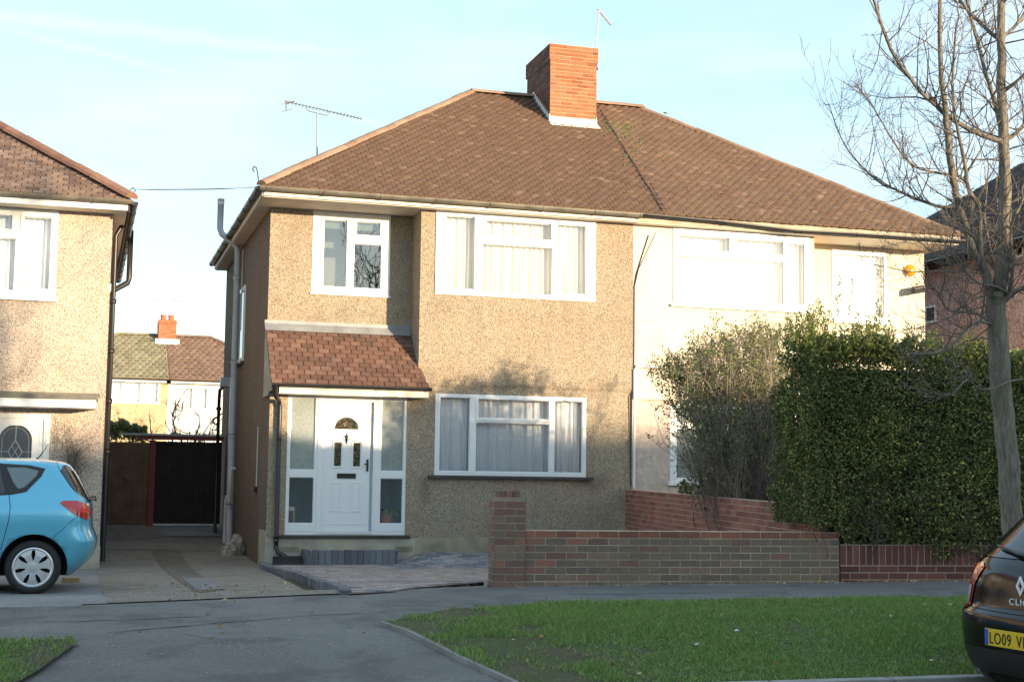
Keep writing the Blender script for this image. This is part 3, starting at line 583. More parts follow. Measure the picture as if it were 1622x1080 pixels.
M['frost'] = groundmat('frosted_pane', (.24, .27, .25), (.33, .36, .34), (.40, .42, .40), 60, 1.2, .002); M['frost'].node_tree.nodes['Principled BSDF'].inputs['Roughness'].default_value = .22; M['frost'].node_tree.nodes['Principled BSDF'].inputs['Specular IOR Level'].default_value = .6
M['porchin'] = plain('porch_wall', (.45, .50, .50), .9)
def fr(X0, X1, Z0, Z1, a, b, c, d): return (lerp(X0, X1, a), lerp(X0, X1, b), lerp(Z1, Z0, d), lerp(Z1, Z0, c))   # fractions: left,right,top,bottom
def brickface(mb, O, u, n, L, z0, courses, bh=.075, bl=.225, off=0, pro=.005, mgap=.013, thick=.03, idx=None):
    O, u, n = Vector(O), Vector(u).normalized(), Vector(n).normalized()
    for c in range(courses):
        x = -(bl/2 if (c+off) % 2 else 0)
        while x < L-.01:
            a, b = max(0, x), min(L, x+bl-mgap)
            if b-a > .02:
                if idx: mb.mi = idx(c, a)
                pr = pro+rnd.uniform(-.0015, .0015)
                o = O+u*a+n*pr+Vector((0, 0, z0+c*bh))
                mb.obb(o, u*(b-a), -n*thick, (0, 0, bh-mgap))
            x += bl

# ================================================================ OUR HOUSE
XB, XM, D, HB, ZS = 2.39, 6.14, .605, 7.87, 5.87
OG, ZG, XR, YR, ZR = .22, 6.05, 4.31, 4.13, 9.12
house = thing('semi_detached_house', (0, 0, 0), 'brown pebbledashed house with white front door, left half of the pair', 'house')
PZ0, PZ1, PX0, PX1 = .555, 2.755, .29, 2.222
U = (2.641, 5.445, 4.488, 5.933); Lw = (2.69, 5.311, 1.523, 2.857); Wl = (.70, 2.009, 4.495, 5.86)
wb = MB()
wb.plate(0, XB, 2.72, ZS, [Wl], D, D+.12)                                   # recessed upper wall
wb.plate(0, XB, .50, 2.9, [(PX0, PX1, PZ0, PZ1)], 0, .12)                    # porch front
wb.plate(XB, XM, .36, ZS, [U, Lw], -.0, .12)                                # bay front
wb.plate(XB+.0, XM, 3.02, ZS, [U], -.022, .001)                              # upper bay stands slightly proud (bell cast)
wb.box(XB, XB+.12, .12, D+.12, 3.0, ZS)                                      # bay return
wb.prism([(XB, -.02, 3.02), (XM, -.02, 3.02), (XM, .0, 2.955), (XB, .0, 2.955)], (0, .03, 0)) if False else None
wb.quad((XB, -.022, 3.02), (XM, -.022, 3.02), (XM, -.004, 2.97), (XB, -.004, 2.97))
wb.box(0, XM, HB-.12, HB, -.3, ZS)
wb.box(XM-.1, XM, .12, HB-.12, -.3, ZS)
wl_ = wb.build('wall', M['stucco'], house)
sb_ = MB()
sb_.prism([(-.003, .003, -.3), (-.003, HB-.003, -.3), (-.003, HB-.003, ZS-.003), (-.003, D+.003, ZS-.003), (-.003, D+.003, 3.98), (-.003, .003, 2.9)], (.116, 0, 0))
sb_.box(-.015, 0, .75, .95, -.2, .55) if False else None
o = sb_.build('side_wall', M['stucco_side'], house); o['label'] = 'dark brown pebbledashed side wall'
pb = MB(); pb.box(-.006, XB, -.008, .1, -.3, .50); pb.box(-.012, -.0005, -.008, .85, -.3, .62)
o = pb.build('plinth', M['plinth'], house, bevel=.004); pb = MB(); pb.box(XB, XM, -.014, .1, -.3, .52); pb.build('plinth', M['plinth2'], house, bevel=.004)
pb = MB(); pb.mi = 0
for x0, x1 in ((.22, .52), (2.06, 2.36), (4.2, 4.45)):
    z0 = .30 if x0 < 3 else .24
    v = MB(); v.plate(x0, x1, z0, z0+.075, [(x0+.015+i*.022, x0+.027+i*.022, z0+.012, z0+.063) for i in range(int((x1-x0-.03)/.022))], -.020, -.006)
    o = v.build('air_vent', M['plinth2'], house)
window(house, *U[:2], U[2], U[3], -.022, [fr(*U, .06, .235, .09, .93), fr(*U, .305, .712, .11, .30), fr(*U, .285, .72, .385, .95), fr(*U, .755, .935, .10, .92)],
       sash=[fr(*U, .06, .235, .09, .93), fr(*U, .305, .712, .11, .30)], cur=(.028, .10), curmat=M['net3'] if 'net3' in M else M['net3'], seed=3, label='wide upper window with net curtains')
window(house, *Lw[:2], Lw[2], Lw[3], .02, [fr(*Lw, .03, .225, .045, .95), fr(*Lw, .278, .745, .055, .29), fr(*Lw, .265, .75, .345, .95), fr(*Lw, .785, .975, .045, .95)],
       sash=[fr(*Lw, .278, .745, .055, .29)], cur=(.03, .13), sill=(.11, .10, .05, M['silld']), seed=5, label='wide ground floor window with net curtains')
window(house, *Wl[:2], Wl[2], Wl[3], D+.01, [fr(*Wl, .14, .435, .10, .92), fr(*Wl, .555, .865, .10, .265), fr(*Wl, .53, .885, .37, .92)],
       sash=[fr(*Wl, .555, .865, .10, .265), fr(*Wl, .14, .435, .10, .92)], bl=5.60, glass=M['glassM'] if 'glassM' in M else M['glass'], sill=(.02, .035, .03, M['upvc']), seed=8, label='small upper window with dark blind')
# porch screen + door
def px_(z): return PX0+(z-497)/443
lg = px_(518), px_(693); rg = px_(1168), px_(1333)
pn = [(lg[0], lg[1], PZ0+.18, PZ0+.905), (lg[0], lg[1], PZ0+1.02, PZ0+2.165), (rg[0], rg[1], PZ0+.18, PZ0+.905), (rg[0], rg[1], PZ0+1.02, PZ0+2.165)]
DX0, DX1, DZ0, DZ1 = PX0+.565, PX0+1.385, PZ0+.05, PZ0+2.12
fbm = MB(); fbm.plate(PX0, PX1, PZ0, PZ1, pn+[(DX0, DX1, DZ0, DZ1)], .012, .10)
fbm.plate(DX0-.075, DX1+.02, DZ0-.03, DZ1+.03, [(DX0, DX1, DZ0, DZ1)], -.002, .013)
for b_ in pn: fbm.plate(b_[0], b_[1], b_[2], b_[3], [(b_[0]+.01, b_[1]-.01, b_[2]+.01, b_[3]-.01)], .03, .045)
fbm.box(PX0+.01, PX0+.52, .006, .0125, PZ0+.062, PZ0+.07); fbm.box(DX1+.06, PX1-.01, .006, .0125, PZ0+.062, PZ0+.07)
psc = fbm.build('porch_screen', M['upvc'], house, bevel=.003)
for k, b_ in enumerate(pn):
    g = MB(); g.quad((b_[0], .045, b_[2]), (b_[1], .045, b_[2]), (b_[1], .045, b_[3]), (b_[0], .045, b_[3])); g.build('sidelight_pane', M['glassL'] if k in (0, 2) else M['frost'], psc)
rb = MB(); rb.box(PX0, PX1, 1.25, 1.27, .4, 2.9); rb.box(PX0-.1, PX0-.05, .12, 1.25, .4, 2.9); rb.box(PX1, PX1+.05, .12, 1.25, .4, 2.9); rb.box(PX0-.05, PX1, .12, 1.25, .40, .50); rb.box(PX0-.05, PX1, .12, 1.25, 2.84, 2.86)
rb.build('porch_interior', M['porchin'] if 'porchin' in M else M['room'], psc)
sl2 = MB(); sl2.box(.17, 2.30, -.055, .05, PZ0-.045, PZ0-.002); sl2.build('sill', M['silld'], psc, bevel=.006)
# door leaf
db = MB(); KX = .055
LX0, LX1 = DX0+.004, DX1-.045
fan = (PX0+.945, 2.235); pnl = [(PX0+.760, PX0+.872, 1.644, 2.018), (PX0+1.068, PX0+1.182, 1.644, 2.018)]
ltb = (PX0+.812, PX0+1.115, 1.450, 1.530)
fx0, fx1 = fan[0]-.19, fan[0]+.19
db.plate(LX0, LX1, DZ0+.005, DZ1-.005, pnl+[(fx0, fx1, fan[1], fan[1]+.19)], .03, .075)
# fill round the half-moon light
arc = [(fan[0]+.19*math.cos(t), fan[1]+.19*math.sin(t)) for t in [math.pi*k/16 for k in range(17)]]
for k in range(16):
    (a, b), (c, d) = arc[k], arc[k+1]; xo = fx1 if k < 8 else fx0
    if k < 8: P = [(a, b), (fx1, b), (fx1, d), (c, d)]
    else: P = [(a, b), (c, d), (fx0, d), (fx0, b)]
    db.prism([(x, .03, z) for x, z in P], (0, .045, 0))
mold = lambda x0, x1, z0, z1, k=.016: db.plate(x0-k-.012, x1+k+.012, z0-k-.012, z1+k+.012, [(x0-.012, x1+.012, z0-.012, z1+.012)], .018, .0301)
for p in pnl: mold(*p)
for p in ((PX0+.735, PX0+.87, .945, 1.375), (PX0+1.05, PX0+1.19, .945, 1.375)):
    db.plate(p[0]-.02, p[1]+.02, p[2]-.02, p[3]+.02, [(p[0], p[1], p[2], p[3])], .020, .0301); db.box(p[0]+.03, p[1]-.03, .023, .0301, p[2]+.03, p[3]-.03)
db.plate(fx0-.045, fx1+.045, fan[1]-.045, fan[1]-.012, [], .018, .0301)
ar2 = [(fan[0]+r*math.cos(t), .018, fan[1]+r*math.sin(t)) for r in (.20, .225) for t in [math.pi*k/16 for k in range(17)]]
for k in range(16): db.prism([ar2[k], ar2[k+1], ar2[18+k], ar2[17+k]], (0, .012, 0))
db.box(LX0+.06, LX1-.07, .022, .0301, PZ0+.165, PZ0+.175); db.box(LX0+.06, LX1-.07, .022, .0301, DZ1-.15, DZ1-.143)
door = db.build('front_door', M['upvc'], house, bevel=.002)
M['doorglass'] = stucco('patterned_door_glass', [(0, (.02, .018, .014)), (.6, (.07, .062, .045)), (1, (.20, .17, .09))], 45, stain_amt=0, bump=.003); M['doorglass'].node_tree.nodes['Principled BSDF'].inputs['Roughness'].default_value = .12
for p in pnl+[(fx0, fx1, fan[1], fan[1]+.19)]:
    g = MB(); g.quad((p[0], .05, p[2]), (p[1], .05, p[2]), (p[1], .05, p[3]), (p[0], .05, p[3])); g.build('door_pane', M['doorglass'], door)
g = MB(); g.plate(*ltb, [(ltb[0]+.014, ltb[1]-.014, ltb[2]+.014, ltb[3]-.014)], .016, .03); g.box(ltb[0]+.014, ltb[1]-.014, .022, .03, ltb[2]+.014, ltb[3]-.014); g.build('letterbox', M['trim'], door, bevel=.003)
hx = LX1-.04
g = MB(); g.box(hx-.016, hx+.016, .012, .03, 1.567, 1.76); g.tube([(hx, .02, 1.685), (hx, -.03, 1.685), (hx-.02, -.04, 1.685), (hx-.06, -.04, 1.68)], .011, 8); g.build('handle', M['black'], door, bevel=.002)
kx, kz = fan[0]+.01, 2.085
g = MB(); g.tube([(kx, .016, kz+.085), (kx, .012, kz+.03), (kx, .012, kz-.03), (kx, .016, kz-.085)], [.004, .018, .014, .004], 8); g.tube([(kx+.032*math.sin(t), -.004, kz+.01+.036*math.cos(t)) for t in [math.pi*k/8 for k in range(17)]], .006, 6); g.cyl((kx, .02, kz+.04), (0, -1, 0), .016, .03, 12); g.build('knocker', M['black'], door)
g = MB(); g.box(DX1-.04, DX1-.002, .05, .06, DZ0, DZ1); g.build('gap_strip', M['greyp'], door)  # grey strip filling the gap between door leaf and frame
# porch roof
ET = atY(428, 606, -.34); ER = atY(681, 611.5, -.34); pzE = ET.z; print('porch eave', ET, ER, atY(422, 522, D), atY(649, 530, D))
TT = atY(421, 513, D); TR_ = atY(649.5, 521, D); zT = TT.z-.10
zT = 3.93
slope = (zT-pzE)/(D+.34)
prb = MB()
tiles(prb, (-.03, -.34, pzE), (XB-.01, -.34, pzE), (XB-.01, D, zT), (-.03, D, zT), .105, .18, .014)
zb0 = pzE+slope*.31
tiles(prb, (XB-.008, -.34, pzE), (ER.x, -.34, pzE), (XB+.03, -.03, zb0), (XB-.008, -.03, zb0), .105, .18, .014)
pr = prb.build('porch_roof', M['tileP'], house)
g = MB(); g.prism([(-.035, -.33, pzE-.03), (-.035, D, zT-.03), (-.035, D, 2.74), (-.035, 0.0, 2.74), (-.035, -.02, pzE-.12), (-.035, -.33, pzE-.12)], (.03, 0, 0)); g.build('verge_board', M['plinth'], pr)
g = MB(); g.obb((-.05, D-.03, zT+.0), (XB+.04, 0, 0), (0, .029, 0), (0, 0, .075)); g.obb((-.05, D-.13, zT-.13*slope+.03), (XB+.02, 0, 0), (0, .12, .12*slope), (0, -.012, .012)); g.build('lead_flashing', M['lead'], pr, bevel=.003)
g = MB(); g.obb((XB-.012, -.0, pzE+slope*.34+.01), (.0, D, slope*D), (.02, 0, 0) if False else (.011, 0, 0), (0, 0, .09)); g.build('side_flashing', M['lead'], pr)
g = MB(); g.box(.10, 2.50, -.315, -.29, pzE-.16, pzE-.02); g.box(.10, 2.50, -.29, .0, pzE-.16, pzE-.145); g.build('porch_fascia', M['fascia'], pr, bevel=.003)
g = MB(); gutter(g, (-.03, -.385, pzE-.005), (ER.x+.02, -.385, pzE-.005), .045, .8); g.build('porch_gutter', M['black'], pr)
dp = [(.03, -.385, pzE-.05), (.03, -.385, pzE-.15), (.06, -.30, pzE-.22), (.13, -.10, pzE-.26), (.15, -.075, pzE-.34)]
g = MB(); g.tube(dp+[(.15, -.075, .42)], .035, 12); g.cyl((.15, -.075, 2.02), (0, 0, 1), .042, .04, 12); g.cyl((.15, -.075, .46), (0, 0, 1), .044, .07, 12); g.tube([(.15, -.075, .46), (.15, -.085, .36), (.18, -.12, .28), (.27, -.19, .24), (.31, -.22, .16)], .036, 12)
g.build('downpipe', M['black'], house, smooth=True)
# roof
sag = lambda P: 0
rf = MB(); E0 = (-OG-.04, -OG-.04, ZG)
JB, JT = 6.60, 6.96
CX, CY0, CY1, CZ = 5.625, 3.08, 4.58, 9.95; CWd = .955
tiles(rf, (-OG-.04, -OG-.04, ZG), (JB, -OG-.04, ZG), (JT, YR, ZR), (XR, YR, ZR), .1, .165, .022, .010, arch=.018)
roof = rf.build('roof', M['tile'], house)
rf = MB(); tiles(rf, (-OG-.04, 2*YR+OG+.04, ZG), (-OG-.04, -OG-.04, ZG), (XR, YR, ZR), (XR, YR, ZR), .1, .165, .015)
tiles(rf, (JB, 2*YR+OG+.04, ZG), (-OG-.04, 2*YR+OG+.04, ZG), (XR, YR, ZR), (JT, YR, ZR), .2, .33, .015)
rf.build('side_roof', M['tile'], roof)
g = MB(); ridge(g, [(-OG-.06, -OG-.06, ZG+.03), (XR, YR, ZR+.03)], .10); ridge(g, [(XR, YR, ZR+.05), (CX-.02, YR, ZR+.05)], .10); ridge(g, [(-OG-.04, 2*YR+OG, ZG+.03), (XR, YR, ZR+.02)], .10)
g.build('ridge_tiles', M['ridge'], roof)
g = MB(); g.tube([(-OG-.10, -OG-.10, ZG+.05), (-OG-.12, -OG-.12, ZG+.16), (-OG-.14, -OG-.14, ZG+.24), (-OG-.19, -OG-.19, ZG+.25), (-OG-.21, -OG-.21, ZG+.20), (-OG-.18, -OG-.18, ZG+.17)], .010, 6); g.build('hip_iron', M['black'], roof)
g = MB(); g.box(-OG, XM, -OG-.022, -OG, ZG-.16, ZG-.02); g.box(-OG-.022, -OG, -OG, HB+.25, ZG-.165, ZG-.02); g.build('fascia', M['fascia'], roof)
g = MB(); g.box(-OG, XM, -OG, D+.02, ZS, ZS+.012); g.box(-OG, .05, D+.02, HB+.25, ZS, ZS+.012); g.build('soffit', M['soffit'], roof)
g = MB(); gutter(g, (-OG-.08, -OG-.085, ZG-.03), (XM+.02, -OG-.085, ZG-.04), .066, .92)
gt = g.build('gutter', M['gutter'], roof)
g = MB(); gutter(g, (-OG-.08, HB+.3, ZG-.035), (-OG-.08, -OG-.09, ZG-.035), .056, .92); g.build('gutter', M['black'], roof)
# chimney
g = MB(); g.mi = 1; g.box(CX+.004, CX+CWd-.004, CY0+.004, CY1-.004, 7.9, CZ-.30); g.box(CX-.021, CX+CWd+.021, CY0-.021, CY1+.021, CZ-.31, CZ-.002)
def stack(g, z0, n, ex, off=0):
    g.mi = 0; x0, x1, y0, y1 = CX-ex, CX+CWd+ex, CY0-ex, CY1+ex
    brickface(g, (x0, y0, 0), (1, 0, 0), (0, -1, 0), x1-x0, z0, n, off=off); brickface(g, (x0, y1, 0), (0, -1, 0), (-1, 0, 0), y1-y0, z0, n, off=off+1, idx=lambda c, a: 2); g.mi = 0
    brickface(g, (x1, y0, 0), (0, 1, 0), (1, 0, 0), y1-y0, z0, n, off=off+1); brickface(g, (x1, y1, 0), (-1, 0, 0), (0, 1, 0), x1-x0, z0, n, off=off)
stack(g, CZ-.30, 4, .025); stack(g, CZ-.30-.075*26, 26, 0, 0)
M['brickS'] = island('shaded_brick', [(0, (.09, .045, .035)), (.6, (.15, .065, .045)), (1, (.20, .09, .06))], bump=(70, .006))  # darker brick: shade on the chimney's left face put into its colour
ch = g.build('chimney', [M['brickO'], M['mortar'], M['brickS']], roof)
g = MB(); g.box(CX-.01, CX+CWd+.01, CY0-.02, CY0-.008, 8.34, 8.50)
zc = lambda y: ZG+(y+OG+.04)*(ZR-ZG)/(YR+OG+.04)
g.obb((CX-.03, CY0-.16, zc(CY0-.16)+.02), (CWd+.06, 0, 0), (0, .16, .16*.7), (0, -.01, .012))
k = 0; y = CY0
while y < CY1-.4: z = zc(y)+.02; g.box(CX-.014, CX-.005, y, y+.13, z-.02, z+.15); g.box(CX+CWd+.005, CX+CWd+.014, y, y+.13, z-.02, z+.15); y += .11
g.build('lead_flashing', M['leadw'], ch)
# pipes on the side wall
def pipe(mb, pts, r, n=12, collars=()):
    mb.tube(pts, r, n)
    for z in collars: mb.cyl((pts[-1][0], pts[-1][1], z), (0, 0, 1), r*1.22, .07, n)
g = MB(); pipe(g, [(-.46, 4.6, 6.72), (-.46, 4.6, 6.16), (-.42, 4.6, 6.06), (-.16, 4.6, 5.86), (-.11, 4.6, 5.76), (-.11, 4.6, .15)], .06, 16, (5.2, 3.6, 2.2, .9)); g.cyl((-.46, 4.6, 6.62), (0, 0, 1), .066, .11, 16)
g.build('soil_pipe', M['greyp'], house, smooth=True)
g = MB(); g.tube([(-.05, 4.35, 1.62), (-.12, 4.35, 1.62), (-.14, 4.35, 1.56), (-.14, 4.35, 1.02), (-.13, 4.42, .97), (-.11, 4.5, .97)], .024, 8); g.build('waste_pipe', M['whitep'], house, smooth=True); g = MB(); g.tube([(-.05, 5.4, 1.12), (-.10, 5.4, 1.1), (-.12, 5.4, 1.02), (-.12, 5.4, .2)], .024, 8); g.build('waste_pipe', M['whitep'], house, smooth=True); g = MB(); g.tube([(-.04, 4.35, 5.75), (-.04, 4.35, 4.2)], .012, 6); g.build('waste_pipe', M['whitep'], house, smooth=True)
g = MB(); g.box(-.10, -.02, 5.3, 5.42, .1, 3.3); g.build('pipe_casing', M['greyp'], house)
g = MB(); g.tube([(-.20, 6.5, .2), (-.20, 6.5, 3.05)], .035, 10); g.tube([(-.20, 6.5, 3.05), (-.2, 6.4, 3.2), (-.15, 6.0, 3.28)], .035, 10); g.cyl((-.20, 6.5, 2.8), (0, 0, 1), .055, .06, 12); g.build('downpipe', M['black'], house, smooth=True)
g = MB(); g.box(-.24, -.02, 5.8, 6.1, 3.24, 3.42); g.build('hopper', M['greyp'], house, bevel=.01)
g = MB(); g.tube([(-.012, 1.35, 2.3), (-.012, 1.35, 1.3)], .012, 6); g.build('cable_cover', M['whitep'], house); g = MB(); g.box(-.05, -.001, 1.28, 1.42, 1.2, 1.3); g.build('meter_vent', M['black'], house)
# side window (landing)
sw0, sw1 = atX(383, 470, -.02), atX(390, 575, -.02); print('side win', sw0, sw1)
RM = Matrix(((0, 1, 0, 0), (-1, 0, 0, 0), (0, 0, 1, 0), (0, 0, 0, 1)))      # local x-> -Y , local y -> +X
fbm = MB(); fbm.M = RM; x0, x1 = -4.9, -3.95
fbm.plate(x0, x1, 3.60, 5.02, [(x0+.06, x1-.06, 3.68, 4.95)], -.03, .0); sw = fbm.build('side_window', M['upvc'], house)
g = MB(); g.M = RM; g.quad((x0+.06, -.012, 3.68), (x1-.06, -.012, 3.68), (x1-.06, -.012, 4.95), (x0+.06, -.012, 4.95)); g.build('pane', M['carglass'], sw)
g = MB(); g.M = RM; g.box(x0-.02, x1+.04, -.06, -.001, 3.56, 3.60); g.build('sill', M['silld'], sw)
# ================================================================ ADJOINING HOUSE (right half of the pair)
XE = 2*XM; XB2 = 9.62
nb = thing('semi_detached_house', (XM, 0, 0), 'cream painted semi-detached house behind the hedge, right half of the pair', 'house')
p, q = atY(1065.5, 420, 0), atY(1281, 430, 0); NU = (p.x, q.x, atY(1062, 481, 0).z, 5.86)
p, q = atY(1317.5, 440, D), atY(1404, 440, D); NR = (p.x, q.x, atY(1317, 507, D).z, 5.80)
p, q = atY(1062, 700, 0), atY(1262, 700, 0); NL = (p.x, q.x, atY(1062, 763, 0).z, atY(1062, 639, 0).z)
print('nb', NU, NR, NL)
g = MB()
g.plate(XM, XB2, 2.86, ZS, [NU], -.018, .12); g.plate(XB2, XE, -.2, ZS, [NR], D, D+.12); g.box(XB2-.12, XB2, .12, D+.12, -.2, ZS)
g.box(XE-.12, XE, D+.12, HB, -.3, ZS); g.box(XM, XE, HB-.12, HB, -.3, ZS)
g.build('wall', M['cream'], nb)
M['pbrick'] = stucco('painted_brick_shade_tone', [(0, (.52, .44, .39)), (1, (.66, .57, .50))], 12, stain=(.30, .24, .2), stain_amt=.35, bump=.002)  # same paint as the upper wall, ground floor shade put into the colour
g = MB(); g.plate(XM, XB2, -.3, 2.86, [NL], .02, .14)
core = g; c_ = 0
x0w, x1w = XM, XB2
def prow(x0, x1, z0, n):
    brickface(core, (x0, .02, 0), (1, 0, 0), (0, -1, 0), x1-x0, z0, n, pro=.003, thick=.01)
prow(XM, NL[0], .9, 26); o = g.build('wall', M['pbrick'], nb); o['label'] = 'shade-toned painted brick ground floor wall'
tl = lambda W_, a, b, c, d: fr(*W_, a, b, c, d)
window(nb, *NU, -.02, [tl(NU, .04, .40, .09, .27), tl(NU, .45, .80, .09, .27), tl(NU, .04, .80, .36, .93), tl(NU, .85, .96, .10, .93)], sash=[tl(NU, .04, .40, .09, .27), tl(NU, .45, .80, .09, .27)], cur=(.02, .10), sill=(.05, .06, .05, M['upvc']), seed=21)
window(nb, *NR, D, [tl(NR, .05, .95, .06, .94)], cur=(.015, .09), sill=(.02, .05, .05, M['upvc']), seed=22)
window(nb, *NL, .03, [tl(NL, .05, .46, .05, .24), tl(NL, .05, .46, .32, .95), tl(NL, .52, .95, .05, .95)], cur=(.006, .07), curmat=M['net2'], sill=(.05, .07, .06, M['upvc']), seed=23)
g = MB(); tiles(g, (JB, -OG-.04, ZG), (XE+OG+.04, -OG-.04, ZG), (XE-XR, YR, ZR-.0), (JT, YR, ZR), .1, .165, .022, .011, arch=.018)
nroof = g.build('roof', M['tileR'], nb)
g = MB(); tiles(g, (XE+OG+.04, -OG-.04, ZG), (XE+OG+.04, 2*YR+OG+.04, ZG), (XE-XR, YR, ZR), (XE-XR, YR, ZR), .1, .165, .015); tiles(g, (XE+OG+.04, 2*YR+OG+.04, ZG), (JB, 2*YR+OG+.04, ZG), (JT, YR, ZR), (XE-XR, YR, ZR), .2, .33)
g.build('side_roof', M['tileR'], nroof)
g = MB(); ridge(g, [(CX+CWd+.02, YR, ZR+.04), (XE-XR, YR, ZR+.04)], .10); ridge(g, [(XE+OG, -OG, ZG+.03), (XE-XR, YR, ZR+.02)], .09); ridge(g, [(XE+OG, 2*YR+OG, ZG+.03), (XE-XR, YR, ZR+.02)], .09); g.build('ridge_tiles', M['ridge'], nroof)
g = MB(); jl = lambda y: lerp(JB, JT, (y+OG)/(YR+OG)); g.tube([(jl(-OG+i*.25)+rnd.uniform(-.012, .012), -OG+i*.25, zc(-OG+i*.25)+.03+rnd.uniform(0, .006)) for i in range(17)], .011, 5); g.tube([(jl(-OG+i*.25)+.09+rnd.uniform(-.012, .012), -OG+i*.25, zc(-OG+i*.25)+.028) for i in range(5)], .008, 5); g.build('party_joint', M['black'], nroof)
g = MB(); g.box(XM, XE+OG, -OG-.022, -OG, ZG-.165, ZG-.02); g.build('fascia', M['fasciaold'] if 'fasciaold' in M else M['plinth'], nroof)
g = MB(); g.box(XM, XE+OG, -OG, D+.02, ZS, ZS+.012); g.box(XE-.05, XE+OG, D, HB, ZS, ZS+.012); g.build('soffit', M['fascia'], nroof)
g = MB(); gs = [(XM+.02, ZG-.03), (7.6, ZG-.06), (9.1, ZG-.13), (10.2, ZG-.11), (XE+OG+.06, ZG-.10)]
for (a, za), (b, zb_) in zip(gs, gs[1:]): gutter(g, (a, -OG-.075, za), (b, -OG-.075, zb_), .054, 1.4)
g.build('gutter', M['black'], nroof)
g = MB(); g.tube([(XM+.28, -.03, 5.70), (XM+.05, -.03, 5.0), (XM+.02, -.03, 4.8), (XM+.015, -.035, 3.0), (XM-.05, -.03, 2.9), (XM-.03, -.01, 1.4)], .009, 5); g.tube([(XM+.42, -.03, 5.75), (XM+.10, -.03, 5.1), (XM+.03, -.03, 4.8)], .006, 5); g.build('wall_cable', M['black'], nb)
g = MB(); g.tube([(XM+.02, -.045, 1.35), (XM+.02, -.045, 3.35), (XM+.06, -.045, 3.42), (XM+.5, -.04, 3.42)], .022, 8); g.build('white_conduit', M['upvc'], nb)
g = MB()
def roofpt(px, py):
    r = ray(px, py); s_ = (ZR-ZG)/(YR+OG+.04); t = (ZG+(CAM.y+OG+.04)*s_-CAM.z)/(r.z-r.y*s_); return CAM+r*t
for cx_, cy_, sx_, sy_, n_q in ((985, 208, 16, 9, 60), (1000, 225, 18, 12, 30), (958, 196, 6, 6, 14), (1030, 215, 30, 20, 14), (1110, 275, 60, 30, 10), (1240, 320, 60, 20, 8)):
    for _ in range(n_q):
        p = roofpt(rnd.gauss(cx_, sx_), rnd.gauss(cy_, sy_)); rr = rnd.uniform(.015, .05)
        if p.z > ZR-.05 or p.z < ZG+.1: continue
        k7 = [(math.cos(2*math.pi*i/7)*rr*rnd.uniform(.7, 1.2), math.sin(2*math.pi*i/7)*rr*rnd.uniform(.7, 1.2)) for i in range(7)]
        g.add([(p.x+a, p.y+b_*.8, p.z+b_*.56+.022) for a, b_ in k7]+[(p.x, p.y-.01, p.z+.05)], [(i, (i+1) % 7, 7) for i in range(7)])
M['moss'] = plain('roof_moss', (.10, .12, .035), 1., var=.5, bump=(60, .01)); g.build('moss', M['moss'], nroof)['kind'] = 'stuff'
# alarm dome and lamp bracket on the cream wall
pa = atY(1440, 429, D); al = thing('alarm_box', pa, 'round amber dome fixed high on the cream wall beside the upper right window', 'alarm')
g = MB()
for k in range(8):
    t0, t1 = math.pi/2*k/8, math.pi/2*(k+1)/8; n = 24
    r0, r1 = .125*math.cos(t0), .125*math.cos(t1)+1e-5; y0, y1 = D-.02-.09*math.sin(t0), D-.02-.09*math.sin(t1)
    vs = [(pa.x+r*math.cos(2*math.pi*i/n), y, pa.z+r*math.sin(2*math.pi*i/n)) for r, y in ((r0, y0), (r1, y1)) for i in range(n)]; g.add(vs, [(i, (i+1) % n, n+(i+1) % n, n+i) for i in range(n)])
g.build('dome', M['amber'], al, smooth=True); g = MB(); g.cyl((pa.x, D, pa.z), (0, -1, 0), .13, .03, 24); g.build('base', M['upvc'], al)
pb_ = atY(1450, 464, D-.1); fl = thing('flood_lamp', pb_, 'small dark lamp on a bracket below the amber dome on the cream wall', 'lamp')
g = MB(); g.tube([(pb_.x, D, pb_.z), (pb_.x, D-.16, pb_.z+.02)], .015, 8); g.build('bracket', M['black'], fl); g = MB(); g.obb((pb_.x-.12, D-.24, pb_.z-.05), (.24, 0, .05), (0, .10, .05), (0, -.03, .10)); g.build('lamp_head', M['black'], fl, bevel=.01)

# ================================================================ LEFT NEIGHBOUR HOUSE
LX = -2.50; LW = 12.4
lh = thing('semi_detached_house', (LX-3, 0, 0), 'pebbledashed house on the far left with a flat canopy over its white arched-glass door', 'house')
LE = -.42; LZ = atY(100, 309, LE).z; ZL = LZ-.165; print('left eave', LZ)
p = atY(93, 340, 0); LWN = (p.x-2.2, p.x, atY(0, 468, 0).z, ZL-.01)
dz0, dz1 = .35, atY(40, 655, 0).z; dxr = atY(79, 690, 0).x
zcan = atY(80, 636, 0).z
g = MB(); g.plate(LX-6, LX, -.2, ZL, [LWN, (dxr-1.05, dxr, dz0, dz1)], 0, .12); g.box(LX-.12, LX, .12, 7.9, -.3, ZL); g.box(LX-LW, LX, 7.8, 7.9, -.3, ZL); g.box(LX-LW, LX-6, 0, .12, -.3, ZL)
g.build('wall', M['stucco_left'], lh)
lp_ = lambda x, y: (atY(x, y, 0).x, atY(x, y, 0).z)
wv = lambda x0, x1, y0, y1: (atY(x0, y0, 0).x, atY(x1, y0, 0).x, atY(x1, y1, 0).z, atY(x1, y0, 0).z)
window(lh, *LWN, .0, [wv(38, 82, 346, 459), wv(-28, 25, 378, 461), wv(-25, 20, 342, 364), wv(-90, -42, 342, 459)], sash=[wv(-25, 20, 342, 364), wv(38, 82, 346, 459)], cur=(.03, .11), sill=(.03, .05, .06, M['upvc']), seed=31)
